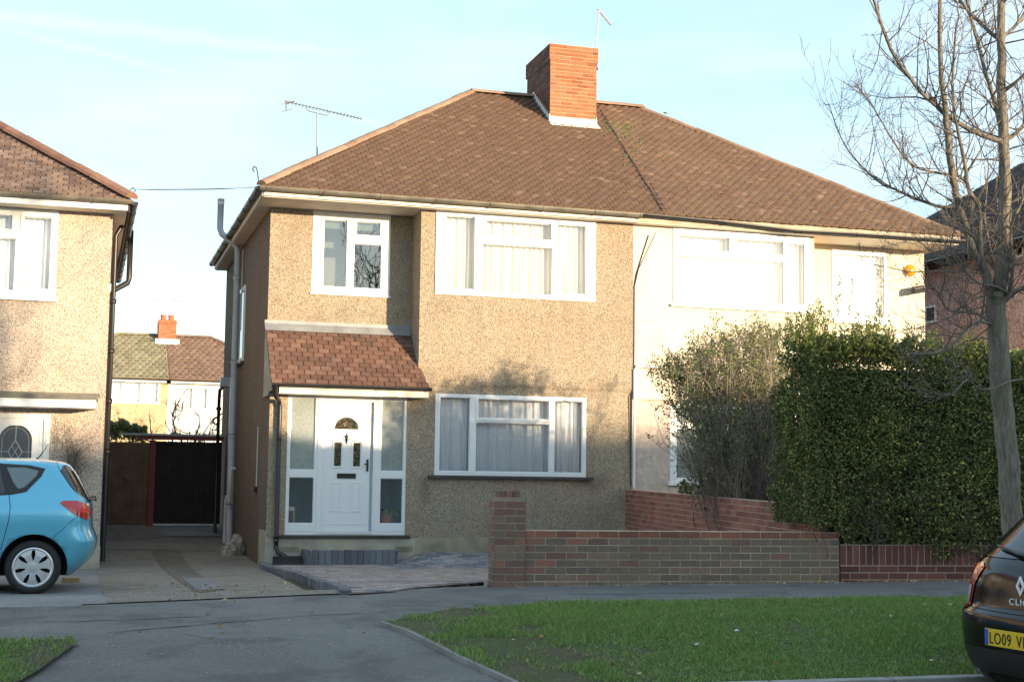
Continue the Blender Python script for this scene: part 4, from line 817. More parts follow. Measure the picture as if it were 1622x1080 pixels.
# door with arched leaded glass
Dx0, Dx1 = dxr-1.0, dxr-.04; ac = atY(24.5, 697, 0); ar = .235; z0g = dz0+.85
g = MB(); g.plate(dxr-1.05, dxr, dz0, dz1, [(Dx0, Dx1-.05, dz0+.03, dz1-.07)], -.01, .08); df = g.build('door_frame', M['upvc'], lh, bevel=.003)
g = MB(); x0, x1 = ac.x-ar, ac.x+ar
g.plate(Dx0, Dx1-.05, dz0+.03, dz1-.07, [(x0, x1, z0g, ac.z+ar)], .015, .06)
arc = [(ac.x+ar*math.cos(t), ac.z+ar*math.sin(t)) for t in [math.pi*k/16 for k in range(17)]]
for k in range(16):
    (a, b), (c, d) = arc[k], arc[k+1]; P = [(a, b), (x1, b), (x1, d), (c, d)] if k < 8 else [(a, b), (c, d), (x0, d), (x0, b)]
    g.prism([(x, .015, z) for x, z in P], (0, .045, 0))
xr = atY(64, 690, 0).x; g.plate(Dx0+.09, xr, dz0+.12, dz1-.17, [(Dx0+.10, xr-.01, dz0+.13, dz1-.18)], .008, .016)
ld = g.build('front_door', M['upvc'], df); ld['label'] = 'white door with an arched leaded window'
g = MB(); g.quad((x0, .035, z0g), (x1, .035, z0g), (x1, .035, ac.z+ar), (x0, .035, ac.z+ar)); g.build('door_glass', M['greyglass'] if 'greyglass' in M else M['glassF'], ld)
g = MB(); cz_ = ac.z-.17
def bar(a, b, r=.005): g.tube([(a[0], .028, a[1]), (b[0], .028, b[1])], r, 4)
for sgn in (-1, 1):
    pass
dm = [(ac.x, cz_+.17), (ac.x+.10, cz_), (ac.x, cz_-.17), (ac.x-.10, cz_)]
for a, b in zip(dm, dm[1:]+dm[:1]): bar(a, b, .007)
bar(((dm[0][0]+dm[1][0])/2, (dm[0][1]+dm[1][1])/2), ((dm[3][0]+dm[2][0])/2, (dm[3][1]+dm[2][1])/2)); bar(((dm[0][0]+dm[3][0])/2, (dm[0][1]+dm[3][1])/2), ((dm[1][0]+dm[2][0])/2, (dm[1][1]+dm[2][1])/2))
bar((ac.x, ac.z+ar), dm[0]); bar((x0, cz_), dm[3]); bar((x1, cz_), dm[1]); bar((ac.x, z0g), dm[2]); bar((x0, cz_-.1), (x1, cz_-.1), .003)
ri = [(ac.x+(ar-.045)*math.cos(t), ac.z+(ar-.045)*math.sin(t)) for t in [math.pi*k/12 for k in range(13)]]
for a, b in zip([(ri[0][0], z0g)]+ri, ri+[(ri[-1][0], z0g)]): bar(a, b, .004)
g.build('leading', M['alum'], ld)
xc = atY(152, 640, -.5).x
g = MB(); g.mi = 0; zc1 = atY(80, 638, -.55).z; g.box(LX-6, xc, -.55, 0, zc1-.06, zc1+.06); can = g.build('canopy', [M['fasciaw'] if 'fasciaw' in M else M['upvc']], lh)
g = MB(); g.box(LX-6, xc+.03, -.58, 0, zc1+.062, zc1+.13); g.box(LX-6, xc+.06, -.02, 0, zc1+.13, zc1+.19); g.build('felt_edge', M['gutter'], can, bevel=.006)
LE = -.42; LZ = atY(100, 309, LE).z; print('left house eave z', LZ, 'door', dz1, ac, LWN)
rz = atY(0, 197, 3.0)
g = MB(); ex = LX+.25; pit = .70; RL = 4.2+.42
tiles(g, (LX-LW, LE, LZ), (ex, LE, LZ), (ex-RL, 4.2, LZ+RL*pit), (LX-LW, 4.2, LZ+RL*pit), .105, .17, .014, .008); lroof = g.build('roof', M['tileN'], lh)
g = MB(); tiles(g, (ex, LE, LZ), (ex, 8.4, LZ), (ex-RL, 4.2, LZ+RL*pit), (ex-RL, 4.2, LZ+RL*pit), .105, .17, .014); tiles(g, (ex, 8.8, LZ), (LX-LW, 8.8, LZ), (LX-LW, 4.2, LZ+RL*pit), (ex-RL, 4.2, LZ+RL*pit), .3, .4); g.build('side_roof', M['tileN'], lroof)
M['ridgeB'] = island('brown_ridge_tile', [(0, (.20, .10, .07)), (1, (.30, .16, .11))], nscale=10, moss=((.4, .36, .2), 6, .66, .6))
g = MB(); ridge(g, [(ex+.02, LE-.02, LZ+.04), (ex-RL, 4.2, LZ+RL*pit+.04)], .125, .42); ridge(g, [(ex-RL, 4.2, LZ+RL*pit+.04), (LX-LW, 4.2, LZ+RL*pit+.04)], .12, .42); g.build('ridge_tiles', M['ridgeB'], lroof)
g = MB(); g.box(LX-LW, ex-.04, LE+.02, LE+.045, LZ-.17, LZ-.05); g.build('fascia', M['fasciaw'] if 'fasciaw' in M else M['upvc'], lroof)
g = MB(); g.box(LX-LW, ex-.05, LE+.045, .01, ZL, ZL+.012)
x = ex-.15
while x > LX-5: g.box(x, x+.008, LE+.045, .005, ZL-.004, ZL); x -= .12
g.box(LX, ex-.05, .01, 8.2, ZL, ZL+.012); g.build('soffit', M['soffitL'] if 'soffitL' in M else M['fascia'], lroof)
g = MB(); gutter(g, (LX-LW, LE-.03, LZ-.02), (ex+.03, LE-.03, LZ-.02), .058, 1.0); g.build('gutter', M['gutter'], lroof)
g = MB(); gutter(g, (ex+.05, LE, LZ-.03), (ex+.05, 8.6, LZ-.03), .058, .8); g.box(ex-.03, ex-.005, LE+.03, 8.4, LZ-.2, LZ-.04); g.build('gutter', M['black'], lroof)
g = MB(); g.tube([(LX+.07, 1.0, .1), (LX+.07, 1.0, 5.3), (LX+.20, 1.0, 5.55), (LX+.28, 1.0, 5.9)], .04, 10)
g.tube([(LX+.06, 3, .1), (LX+.06, 3, 4.55), (LX+.12, 3, 4.68), (LX+.34, 3, 4.82), (LX+.36, 3, 4.9), (LX+.36, 3, 5.75)], .05, 10)
for z in (4.2, 3.4, 2.6, 1.8): g.cyl((LX+.07, 1.0, z), (0, 0, 1), .055, .07, 10)
g.build('downpipe', M['black'], lh, smooth=True)
g = MB(); g.tube([(ex-.03, LE+.05, LZ+.06), (ex-.03, LE+.05, LZ+.15), (ex+.03, LE+.05, LZ+.2), (ex+.06, LE+.05, LZ+.15), (ex+.03, LE+.05, LZ+.11)], .008, 6); g.build('hip_iron', M['black'], lroof)
g = MB(); g.box(LX-.5, LX+.012, -.012, .1, -.3, .38); g.build('plinth', M['plinth'], lh)
# overhead wires between the two houses
cb = MB(); a = Vector((ex, LE, LZ+.16))
for b, sg in ((Vector((-OG-.1, -OG-.1, ZG-.06)), .01), (Vector((-OG-.05, -OG-.03, ZG-.03)), .03)):
    cb.tube([a.lerp(b, t/8)-Vector((0, 0, sg*4*(t/8)*(1-t/8))) for t in range(9)], 0.005, 4)
tag(cb.build('overhead_wire', M['gutter']), 'thin pair of wires strung between the roofs of the two left houses', 'wire')

# ================================================================ HOUSE TO THE RIGHT (only its shaded flank shows)
FX = 14.35
for pp in ((1466, 407), (1542, 391), (1622, 381)): print('flank eave', atX(*pp, FX))
e1 = atX(1480, 404, FX-.3); e2 = atX(1622, 380, FX-.3); EZ = (e1.z+e2.z)/2
rh = thing('detached_house', (FX+3, 3, .2), 'pinkish pebbledashed house with dark roof at the right edge behind the tree', 'house')
g = MB(); g.box(FX, FX+7, -1.2, 8.5, -.2, EZ-.12); g.build('wall', M['stucco_pink'], rh)
g = MB(); rr = 3.8; tiles(g, (FX-.35, 8.9, EZ), (FX-.35, -1.6, EZ), (FX+3.4, 2.2, EZ+rr*.72), (FX+3.4, 5.1, EZ+rr*.72), .11, .18); tiles(g, (FX-.35, -1.6, EZ), (FX+7.4, -1.6, EZ), (FX+3.5, 2.2, EZ+rr*.72), (FX+3.4, 2.2, EZ+rr*.72), .11, .18); tiles(g, (FX+7.4, -1.6, EZ), (FX+7.4, 8.9, EZ), (FX+3.5, 5.1, EZ+rr*.72), (FX+3.5, 2.2, EZ+rr*.72), .3, .4)
rroof = g.build('roof', M['tileD'], rh)
g = MB(); g.box(FX-.35, FX, -1.5, 8.7, EZ-.14, EZ-.02); g.build('eave_board', M['woodD'], rroof)
g = MB(); gutter(g, (FX-.40, 8.8, EZ-.05), (FX-.40, -1.6, EZ-.05), .055); g.build('gutter', M['black'], rroof)
for (a, b) in (((1468, 489), (1482, 507)), ((1612, 391), (1621, 403))):
    p, q = atX(a[0], a[1], FX), atX(b[0], b[1], FX); y0, y1 = min(p.y, q.y), max(p.y, q.y); z0, z1 = min(p.z, q.z), max(p.z, q.z)
    g = MB(); g.M = RM; g.plate(-y1-.04, -y0+.04, z0-.04, z1+.04, [(-y1, -y0, z0, z1)], FX-.03, FX-.002); wf = g.build('side_window', M['upvc'], rh)
    g = MB(); g.M = RM; g.quad((-y1, FX-.012, z0), (-y0, FX-.012, z0), (-y0, FX-.012, z1), (-y1, FX-.012, z1)); g.build('pane', M['carglass'], wf)

# ================================================================ HOUSES BEHIND
BY = 44.; BZ = atY(262, 600, 43.7).z; bzr = atY(230, 531, BY+4).z; bx0, bxc, bx1 = atY(187, 531, BY+4).x, atY(267, 600, BY).x, atY(333, 536, BY+4).x
print('bg', bzr, bx0, bxc, bx1)
def bghouse(x0, x1, rx0, rx1, mat, tmat, label, wins):
    t = thing('semi_detached_house', ((x0+x1)/2, BY, .5), label, 'house')
    g = MB(); g.plate(x0, x1, -.2, BZ, wins, BY, BY+.15); g.box(x0, x0+.1, BY+.15, BY+8, -.2, BZ); g.box(x1-.1, x1, BY+.15, BY+8, -.2, BZ); g.box(x0, x1, BY+7.9, BY+8, -.2, BZ); g.build('wall', mat, t)
    for w_ in wins:
        a = (w_[0]+w_[1])/2
        window(t, *w_, BY+.02, [fr(*w_, .04, .31, .06, .94), fr(*w_, .36, .64, .06, .94), fr(*w_, .69, .96, .06, .94)], cur=(.02, .15), seed=int(w_[2]*10))
    g = MB(); tiles(g, (x0-(.3 if rx0 > x0 else 0), BY-.3, BZ), (x1+(.3 if rx1 < x1 else 0), BY-.3, BZ), (rx1, BY+4, bzr), (rx0, BY+4, bzr), .33, .30, .03, .01, arch=.035)
    if rx0 > x0: tiles(g, (x0-.3, BY+8.3, BZ), (x0-.3, BY-.3, BZ), (rx0, BY+4, bzr), (rx0, BY+4, bzr), .26, .24)
    if rx1 < x1: tiles(g, (x1+.3, BY-.3, BZ), (x1+.3, BY+8.3, BZ), (rx1, BY+4, bzr), (rx1, BY+4, bzr), .26, .24)
    r_ = g.build('roof', tmat, t)
    g = MB(); g.box(x0-.1, x1+.1, BY-.3, BY-.27, BZ-.18, BZ-.04); g.build('fascia', M['upvc'], r_); g = MB(); gutter(g, (x0-.1, BY-.36, BZ-.02), (x1+.1, BY-.36, BZ-.02), .06, 2.); g.build('gutter', M['black'], r_)
    g = MB(); ridge(g, [(rx0, BY+4, bzr+.04), (rx1, BY+4, bzr+.04)], .12, .45)
    if rx1 < x1: ridge(g, [(x1+.3, BY-.3, BZ+.04), (rx1, BY+4, bzr+.04)], .12, .45)
    if rx0 > x0: ridge(g, [(x0-.3, BY-.3, BZ+.04), (rx0, BY+4, bzr+.04)], .12, .45)
    g.build('ridge_tiles', tmat, r_)
    return t, r_
wl0, wl1 = atY(165, 600, BY), atY(253, 640, BY)
bg1, bgr = bghouse(bxc-6.4, bxc, bx0, bxc, M['ochre'], M['tileO'], 'distant ochre house with olive pantiled roof seen above the wooden gates', [(wl0.x, wl1.x, wl1.z, wl0.z)])
wr0, wr1 = atY(283, 612, BY), atY(352, 650, BY)
bg2, _ = bghouse(bxc, bxc+6.4, bxc, bx1, M['white'], M['tileB'], 'distant white house with red-brown pantiled roof seen above the dark gate', [(wr0.x, wr1.x, wr1.z, wr0.z)])
c0, c1 = atY(251, 530, BY+3.3), atY(279, 530, BY+3.3); ct = atY(265, 506, BY+3.3).z
g = MB(); g.mi = 1; g.box(c0.x+.01, c1.x-.01, BY+3.31, BY+4.5, bzr-1, ct-.01); g.mi = 0
n = int((ct-bzr+.9)/.075)
brickface(g, (c0.x, BY+3.3, 0), (1, 0, 0), (0, -1, 0), c1.x-c0.x, ct-n*.075, n); brickface(g, (c0.x, BY+4.5, 0), (0, -1, 0), (-1, 0, 0), 1.2, ct-n*.075, n)
brickface(g, (c0.x-.03, BY+3.27, 0), (1, 0, 0), (0, -1, 0), c1.x-c0.x+.06, ct-.225, 2, thick=.06)
bc = g.build('chimney', [M['brickO'], M['mortar']], bgr)
for k in (.28, .72):
    g = MB(); xx = lerp(c0.x, c1.x, k); g.tube([(xx, BY+3.7, ct-.02), (xx, BY+3.7, ct+.24)], [.15, .13], 14); g.cyl((xx, BY+3.7, ct+.2), (0, 0, 1), .155, .05, 14); g.build('chimney_pot', M['terracotta'], bc)
g = MB(); g.box(c0.x-.15, c1.x+.15, BY+3.1, BY+3.29, bzr-.5, bzr-.22); g.build('lead_flashing', M['leadw'], bc)
# ================================================================ OPPOSITE ROW (behind the camera: casts the shade, shows in the glass)
def opp(x0, x1, H, col):
    t = thing('terraced_house', ((x0+x1)/2, -36, 0), col[0], 'house', 'houses across the road')
    g = MB(); wins = [(x0+.8, x0+3, .9, 2.3), (x0+.8, x0+3, 3.4, 4.4)]
    g.M = Matrix(((1, 0, 0, 0), (0, -1, 0, -66), (0, 0, 1, 0), (0, 0, 0, 1)))
    g.plate(x0, x1, -.2, 4.7, wins+[(x0+4, x0+4.9, .1, 2.2)], -33, -32.85); g.box(x0, x1, -25.1, -25, -.2, 4.7); g.box(x0, x0+.1, -32.9, -25, -.2, 4.7); g.box(x1-.1, x1, -32.9, -25, -.2, 4.7)
    g.M = None
    g.prism([(x0, -33, 4.7), (x0, -41, 4.7), (x0, -37, H-.1)], (.1, 0, 0)); g.prism([(x1-.1, -33, 4.7), (x1-.1, -41, 4.7), (x1-.1, -37, H-.1)], (.1, 0, 0)); g.box(x0, x1, -41, -40.9, -.2, 4.7)
    g.build('wall', col[1], t)
    g = MB(); tiles(g, (x1, -32.8, 4.65), (x0, -32.8, 4.65), (x0, -37, H), (x1, -37, H), .35, .4); tiles(g, (x0, -41.2, 4.65), (x1, -41.2, 4.65), (x1, -37, H), (x0, -37, H), .35, .4); g.build('roof', M['tileN'], t)
    for a in wins: g = MB(); g.plate(*a, [fr(*a, .05, .47, .06, .94), fr(*a, .53, .95, .06, .94)], 0, .06); g.v = [(v[0], -33.02-v[1], v[2]) for v in g.v]; f = g.build('window', M['upvc'], t); g = MB(); g.quad((a[0]+.05, -33.08, a[2]), (a[1]-.05, -33.08, a[2]), (a[1]-.05, -33.08, a[3]), (a[0]+.05, -33.08, a[3])); g.build('pane', M['carglass'], f)
    g = MB(); g.box(x0+4, x0+4.9, -33.1, -33.05, .1, 2.2); g.build('door', M['woodR'], t)
x = -14.; k = 0
while x < 60:
    H = 6.6+(.28 if x > 23 else -.15)+.06*math.sin(x*1.3)
    opp(x, x+6.1, H, (('terraced house of cream render across the road' if k % 2 else 'terraced house of brown pebbledash across the road'), M['white'] if k % 2 else M['stucco_left'])); x += 6.1; k += 1
# ================================================================ GARDEN WALLS
def gz(u, n): p = wpt(u, n); return T(p[0], p[1])
def wallM(P, U_, z): 
    U_ = Vector((U_.x, U_.y, 0)).normalized(); V_ = Vector((-U_.y, U_.x, 0))
    return Matrix(((U_.x, V_.x, 0, P[0]), (U_.y, V_.y, 0, P[1]), (0, 0, 1, z), (0, 0, 0, 1)))
def brickwall(x0, x1, courses, th, top=1, bl=.225, bh=.075, z0=0, split=None):
    g = MB(); g.mi = 1; h = courses*bh; g.box(x0+.004, x1-.004, .004, th-.004, z0-.4, z0+h-.006)
    for c in range(courses):
        x = x0-(bl/2 if c % 2 else 0)
        while x < x1-.01:
            a, b = max(x0, x), min(x1, x+bl-.01)
            if b-a > .03:
                g.mi = 2 if c >= courses-top else (3 if (split and split(c, a)) else 0); k = rnd.uniform(-.002, .002); h_ = bh-.010+rnd.uniform(-.001, .001)
                g.box(a, b, 0+k, th-k, z0+c*bh, z0+c*bh+h_)
            x += bl
    return g
fw = thing('garden_wall', (WA.x, WA.y, .3), 'low brown brick garden wall with a taller brick pier at its left end', 'garden wall')
zb0_ = gz(.3, 0)+.0; zb = T(*wpt(.5, 0))-.0
LW_ = (WB-WA).length; WB0 = T(WA.x, WA.y)-.015
print('wall base z', zb0_, T(*wpt(LW_, 0)), WU)
Mx = wallM(WA, WU, WB0)
g = brickwall(.325, LW_, 8, .215, 1, split=lambda c, a: rnd.random() < (.40 if a < 1.0 else .05)); g.M = Mx; g.v = [tuple(Mx @ Vector(v)) for v in g.v]; g.M = None
g.build('wall_run', [M['brickB'], M['mortard'], M['brickT'], M['brickW']], fw)
g = MB(); g.mi = 1; g.box(.005, .32, -.02, .30, -.4, .895)
def ringb(g, x0, x1, y0, y1, z0, n, fn, off=0, bh=.075):
    for c in range(n):
        for O, u, nn, L_ in (((x0, y0, 0), (1, 0, 0), (0, -1, 0), x1-x0), ((x1, y0, 0), (0, 1, 0), (1, 0, 0), y1-y0), ((x1, y1, 0), (-1, 0, 0), (0, 1, 0), x1-x0), ((x0, y1, 0), (0, -1, 0), (-1, 0, 0), y1-y0)):
            g.mi = fn(c); xx = -(.11 if (c+off+(abs(nn[1]) < .5)) % 2 else 0)
            while xx < L_-.01:
                a, b = max(0, xx), min(L_, xx+.215)
                if b-a > .02: g.mi = fn(c); g.obb(Vector(O)+Vector(u)*a+Vector(nn)*(.003)+Vector((0, 0, z0+c*bh)), Vector(u)*(b-a), -Vector(nn)*.04, (0, 0, bh-.01))
                xx += .225
ringb(g, 0, .325, -.025, .305, 0, 12, lambda c: 3 if rnd.random() < .6 else 0)
g.mi = 0
P = [(.0, -.025), (.325, -.025), (.325, .305), (0, .305)]; Q = [(.05, .03), (.275, .03), (.275, .25), (.05, .25)]
g.add([(x, y, .893) for x, y in P]+[(x, y, .935) for x, y in Q], [(i, (i+1) % 4, 4+(i+1) % 4, 4+i) for i in range(4)]+[(4, 5, 6, 7)])
for i in range(3): g.mi = 3; g.box(.052+i*.076, .052+i*.076+.068, .035, .245, .925, .998)
g.v = [tuple(Mx @ Vector(v)) for v in g.v]
pier = g.build('pier', [M['brickB'], M['mortard'], M['brickT'], M['brickW']], fw)
# hedge wall with a soldier course
hw = thing('garden_wall', (WB.x, WB.y, .35), 'low maroon brick wall with upright soldier course under the hedge', 'garden wall')
WU2 = (WC-WB).normalized(); Mh = wallM(WB, WU2, T(*wpt(LW_+.3, 0))-.045); L2 = 5.5
g = brickwall(.012, L2, 3, .215, 0)
g.mi = 1; g.box(.012, L2, .004, .21, .22, .445); x = .012
while x < L2: g.mi = 0; g.box(x, x+.066, rnd.uniform(-.002, .002), .215, .226, .226+.215+(rnd.random() < .1)*.0); x += .076
g.v = [tuple(Mh @ Vector(v)) for v in g.v]; g.build('wall_run', [M['brickM'], M['mortar']], hw)
# party wall between the front gardens
pt0 = atD(1290, 801, 15.6); pt1 = atY(990.5, 775, -.12); print('party', pt0, pt1)
hgt = (pt0.z+pt1.z)/2
pw = thing('garden_wall', (pt0.x, pt0.y, .4), 'red brick dividing wall running back from the front wall to the house pair', 'garden wall')
U_ = (pt1-pt0); U_.z = 0; LP = U_.length; slope_ = (pt1.z-pt0.z)/LP
n_c = 13; g = brickwall(0, LP, n_c, .11, 0, z0=0)
Mp = wallM((pt0.x, pt0.y), U_, 0)
g.v = [tuple(Mp @ Vector((v[0], v[1]-.11, v[2]+pt0.z-n_c*.075+.01+slope_*v[0]))) for v in g.v]
g.build('wall_run', [M['brickR'], M['mortarr'] if 'mortarr' in M else M['mortar']], pw)
pe = wallM((pt0.x, pt0.y), U_, 0)
# ================================================================ GATES
tg = thing('side_gate', (-1.85, 7, .45), 'brown wooden gate between the two houses, left of the red post', 'gate')
GZ0, GZ1 = T(-1.9, 7)-.02, 2.17
def boards(x0, x1, z0, z1, y, mat, name, parent, bw=.095):
    g = MB(); x = x0
    while x < x1-.01:
        e = min(x1, x+bw); g.box(x+.003, e-.003, y+rnd.uniform(-.004, .004), y+.02, z0, z1+rnd.uniform(-.004, .004)); x = e
    g.box(x0, x1, y+.0205, y+.03, z0, z1-.01); g.box(x0, x1, y+.03, y+.05, z0+.2, z0+.3); g.box(x0, x1, y+.03, y+.05, z1-.3, z1-.2)
    return g.build(name, mat, parent)
boards(-2.37, -1.50, GZ0, GZ1-.03, 7.0, M['wood'], 'board_panel', tg); g = MB(); g.box(-2.5, -2.37, 6.98, 7.06, GZ0, GZ1); g.build('post', M['wood'], tg)
g = MB(); g.box(-2.0, -1.9, 6.97, 7.0, 1.35, 1.42); g.build('latch', M['black'], tg)
dg = thing('side_gate', (-.75, 7, .5), 'tall near-black boarded gate between the red post and the grey side pipes', 'gate')
boards(-1.38, -.06, GZ0+.06, GZ1, 7.02, M['woodD'], 'board_panel', dg, .11)
g = MB(); g.box(-1.50, -1.38, 6.94, 7.06, GZ0-.05, GZ1+.02); g.build('post', M['woodR'], dg)
g = MB(); g.box(-1.75, -.04, 6.96, 7.05, GZ1+.03, GZ1+.11); g.build('lintel', M['woodR'], dg); g = MB(); g.box(-2.1, -.02, 6.93, 7.12, GZ1+.115, GZ1+.15); g.build('capping', M['greyp'], dg)
# ================================================================ SMALL THINGS BY THE HOUSE
ds = thing('door_step', (1.3, -.45, .1), 'charcoal block step in front of the white front door', 'step')
sx0, sx1, sy, sz0, sz1 = .545, 2.02, -.52, fore(1.2, -.5)-.01, fore(1.2, -.5)+.235
g = MB(); x = sx0+.11
while x < sx1-.13: g.box(x+.002, x+.098, sy+rnd.uniform(-.003, .003), sy+.09, sz0-.05, sz1+rnd.uniform(-.003, .003)); x += .1
g.box(sx0+.02, sx0+.11, sy-.02, sy+.10, sz0-.05, sz0+.16)
g.box(sx0-.0, sx0+.09, sy+.06, -.06, sz0-.05, sz1-.002); g.box(sx1-.10, sx1, sy+.04, -.06, sz0-.05, sz1-.01)
for k in range(5): t = k/5*1.2; g.cyl((sx1-.09+.03*math.sin(t), sy+.07, sz0-.05), (0, 0, 1), .06, sz1-sz0+.03, 10) if k == 2 else None
g.build('block_edge', M['setts'], ds, bevel=.008); g = MB(); g.box(sx0+.08, sx1-.09, sy+.08, -.02, sz0, sz1-.02); g.build('tread', M['plinth'], ds)
gc = thing('drain_cover', (.25, -.34, .07), 'black plastic drain cover at the foot of the porch downpipe', 'drain cover')
g = MB(); zf = fore(.3, -.4); g.prism([(.05, -.50, zf+.002), (.60, -.46, zf+.002), (.56, -.20, zf+.11), (.09, -.22, zf+.11)], (0, .03, .018)); g.prism([(.05, -.49, zf), (.09, -.22, zf+.11), (.09, -.22, zf)], (.012, 0, 0)); g.prism([(.60, -.46, zf), (.56, -.2, zf+.11), (.56, -.2, zf)], (.012, 0, 0)); g.build('tray', M['black'], gc, bevel=.004)
sk = thing('plastic_sack', (-.25, 2.7, .03), 'crumpled plastic sack slumped against the side wall at the pipe foot', 'sack')
def blob(c, r, seed, mat, parent, name):
    bm = bmesh.new(); bmesh.ops.create_icosphere(bm, subdivisions=4, radius=1)
    for v in bm.verts:
        n = v.co.normalized(); k = 1+.22*noise.noise(n*1.6+Vector((seed, 0, 0)))+.12*abs(noise.noise(n*5+Vector((0, seed, 0))))
        v.co = Vector((n.x*r[0]*k, n.y*r[1]*k, max(-.55*r[2], n.z*r[2]*k)))+Vector(c)
    me = bpy.data.meshes.new(name); bm.to_mesh(me); bm.free(); me.transform(wmat(parent).inverted()); o = bpy.data.objects.new(name, me); COL.objects.link(o); me.materials.append(mat); o.parent = parent
    for p_ in me.polygons: p_.use_smooth = True
    return o
m, n, l, b = newmat('printed_sack'); t = n.new('ShaderNodeTexCoord').outputs['Object']
l.new(ramp(n, l, tnoise(n, l, t, 7, 4, .6), [(.3, (.55, .54, .5)), (.5, (.34, .25, .14)), (.6, (.62, .60, .55)), (.72, (.30, .16, .08))]), b.inputs['Base Color']); b.inputs['Roughness'].default_value = .3; bumpn(n, l, b, tnoise(n, l, t, 14, 5, .7), .05); M['bag'] = m
blob((-.30, 2.55, .15), (.15, .12, .17), 3, M['bag'], sk, 'sack_front'); blob((-.16, 2.72, .22), (.13, .13, .24), 8, M['bag'], sk, 'sack_back')
# inside the porch
pp = thing('potted_plant', (1.92, .45, .55), 'green spiky potted plant behind the right sidelight of the porch', 'plant')
g = MB(); 
for k in range(80):
    a = rnd.uniform(0, 6.28); L_ = rnd.uniform(.18, .36); d = Vector((math.cos(a), math.sin(a)*.6, 0)); c = Vector((1.96, .24, .90)); w_ = .028
    pts = [c+d*L_*t+Vector((0, 0, L_*(1.0*t-1.15*t*t))) for t in (0, .35, .7, 1)]; s = d.cross(Vector((0, 0, 1)))*w_
    g.add([p-s*(1-i/3.2) for i, p in enumerate(pts)]+[p+s*(1-i/3.2) for i, p in enumerate(pts)], [(i, i+1, 5+i, 4+i) for i in range(3)])
g.build('foliage', M['leafT'], pp); g = MB(); g.tube([(1.96, .24, .52), (1.96, .24, .88)], [.08, .11], 16); g.build('pot', M['terracotta'], pp)
cr = thing('chair', (.42, .4, .5), 'pine chair back just inside the left sidelight of the porch', 'chair')
g = MB(); g.box(.46, .49, .28, .31, .5, .98); g.box(.46, .49, .56, .59, .5, .98); g.build('leg', M['pine'], cr); g = MB(); g.box(.30, .47, .27, .60, .93, .99); g.build('seat', M['paper'], cr)
gpole = thing('green_post', (7.2, -1.2, .2), 'slim green metal post with short cross arms in front of the lace-curtained window', 'post')
a_ = atY(1110, 765, -1.2); b_ = atY(1108, 680, -1.2)
g = MB(); g.tube([(a_.x, -1.2, .1), (a_.x, -1.2, b_.z)], .028, 10); g.build('pole', M['green'], gpole)
for yy in (712, 731): z = atY(1108, yy, -1.2).z; g = MB(); g.box(a_.x-.12, a_.x+.10, -1.22, -1.18, z-.015, z+.015); g.build('cross_arm', M['green'], gpole)
bk_ = thing('step_brick', atD(113, 905, 18), 'yellow perforated brick on the ground behind the blue car', 'brick')
p = Vector(bk_.location); zt = T(p.x, p.y)+.01; g = MB(); g.box(p.x-.11, p.x+.11, p.y, p.y+.10, zt, zt+.065)
for i in range(6): g.box(p.x-.10+i*.035, p.x-.085+i*.035, p.y-.004, p.y-.001, zt+.012, zt+.052)
g.build('block', plain('yellow_brick', (.40, .30, .16), .9, var=.3), bk_)
# ================================================================ AERIALS
def stick(g, a, b, r=.006, n=5): g.tube([a, b], r, n)
a1 = thing('tv_aerial', atY(502, 250, YR), 'long horizontal television aerial on a thin mast behind the left hip roof', 'aerial')
Y_ = 4.6; P = lambda x, y, d=0: atY(x, y, Y_+d)
g = MB(); stick(g, P(502, 262), P(502.5, 180), .018, 6); g.build('mast', M['steel'], a1)
g = MB(); stick(g, P(450.5, 160.5), P(572, 188.5), .010)
b0, b1 = P(458, 162.5), P(572, 188.5)
for k in range(22):
    c = b0.lerp(b1, k/21+.0); g.tube([c+Vector((0, -.10, .012)), c+Vector((0, .10, -.012))], .005, 4); g.cyl(c-Vector((0, 0, .015)), (0, 0, 1), .009, .03, 5)
for yy in (164, 176): stick(g, P(445, yy+2.2), P(463, yy-3), .007)
stick(g, P(453, 159), P(453.3, 176), .013); stick(g, P(454, 165), P(467, 161), .014)
g.build('boom', M['gutter'], a1)
g = MB(); g.tube([P(485.5, 168), P(486, 173), P(490, 176.5), P(502.5, 179.5), P(517, 183.3), P(520.5, 181), P(521, 175.5)], .011, 6); g.build('cradle', M['steel'], a1)
a2 = thing('tv_aerial', (CX+CWd+.06, 3.3, 9.4), 'television aerial on a pole strapped to the right side of the big brick chimney', 'aerial')
Y_ = 3.35
g = MB(); g.tube([P(943, 112), P(945, 60), P(949, 13)], .016, 8); g.build('mast', M['alum'], a2)
g = MB(); g.tube([P(939, 104), P(945, 103)], .03, 8); g.tube([P(941, 110), P(946, 109)], .035, 8); g.tube([P(943, 112), P(944, 150), P(943, 190)], .006, 5); g.build('bracket', M['black'], a2)
g = MB(); stick(g, P(947, 15), P(968, 40), .022, 6)
for k in range(6):
    c = P(950+k*3.4, 18+k*4.2); g.tube([c+Vector((-.09, -.05, -.012)), c+Vector((.09, .05, .018))], .005, 4)
stick(g, P(938.5, 24), P(949, 19), .006); stick(g, P(944, 21), P(948, 14), .012); g.build('boom', M['alum'], a2)
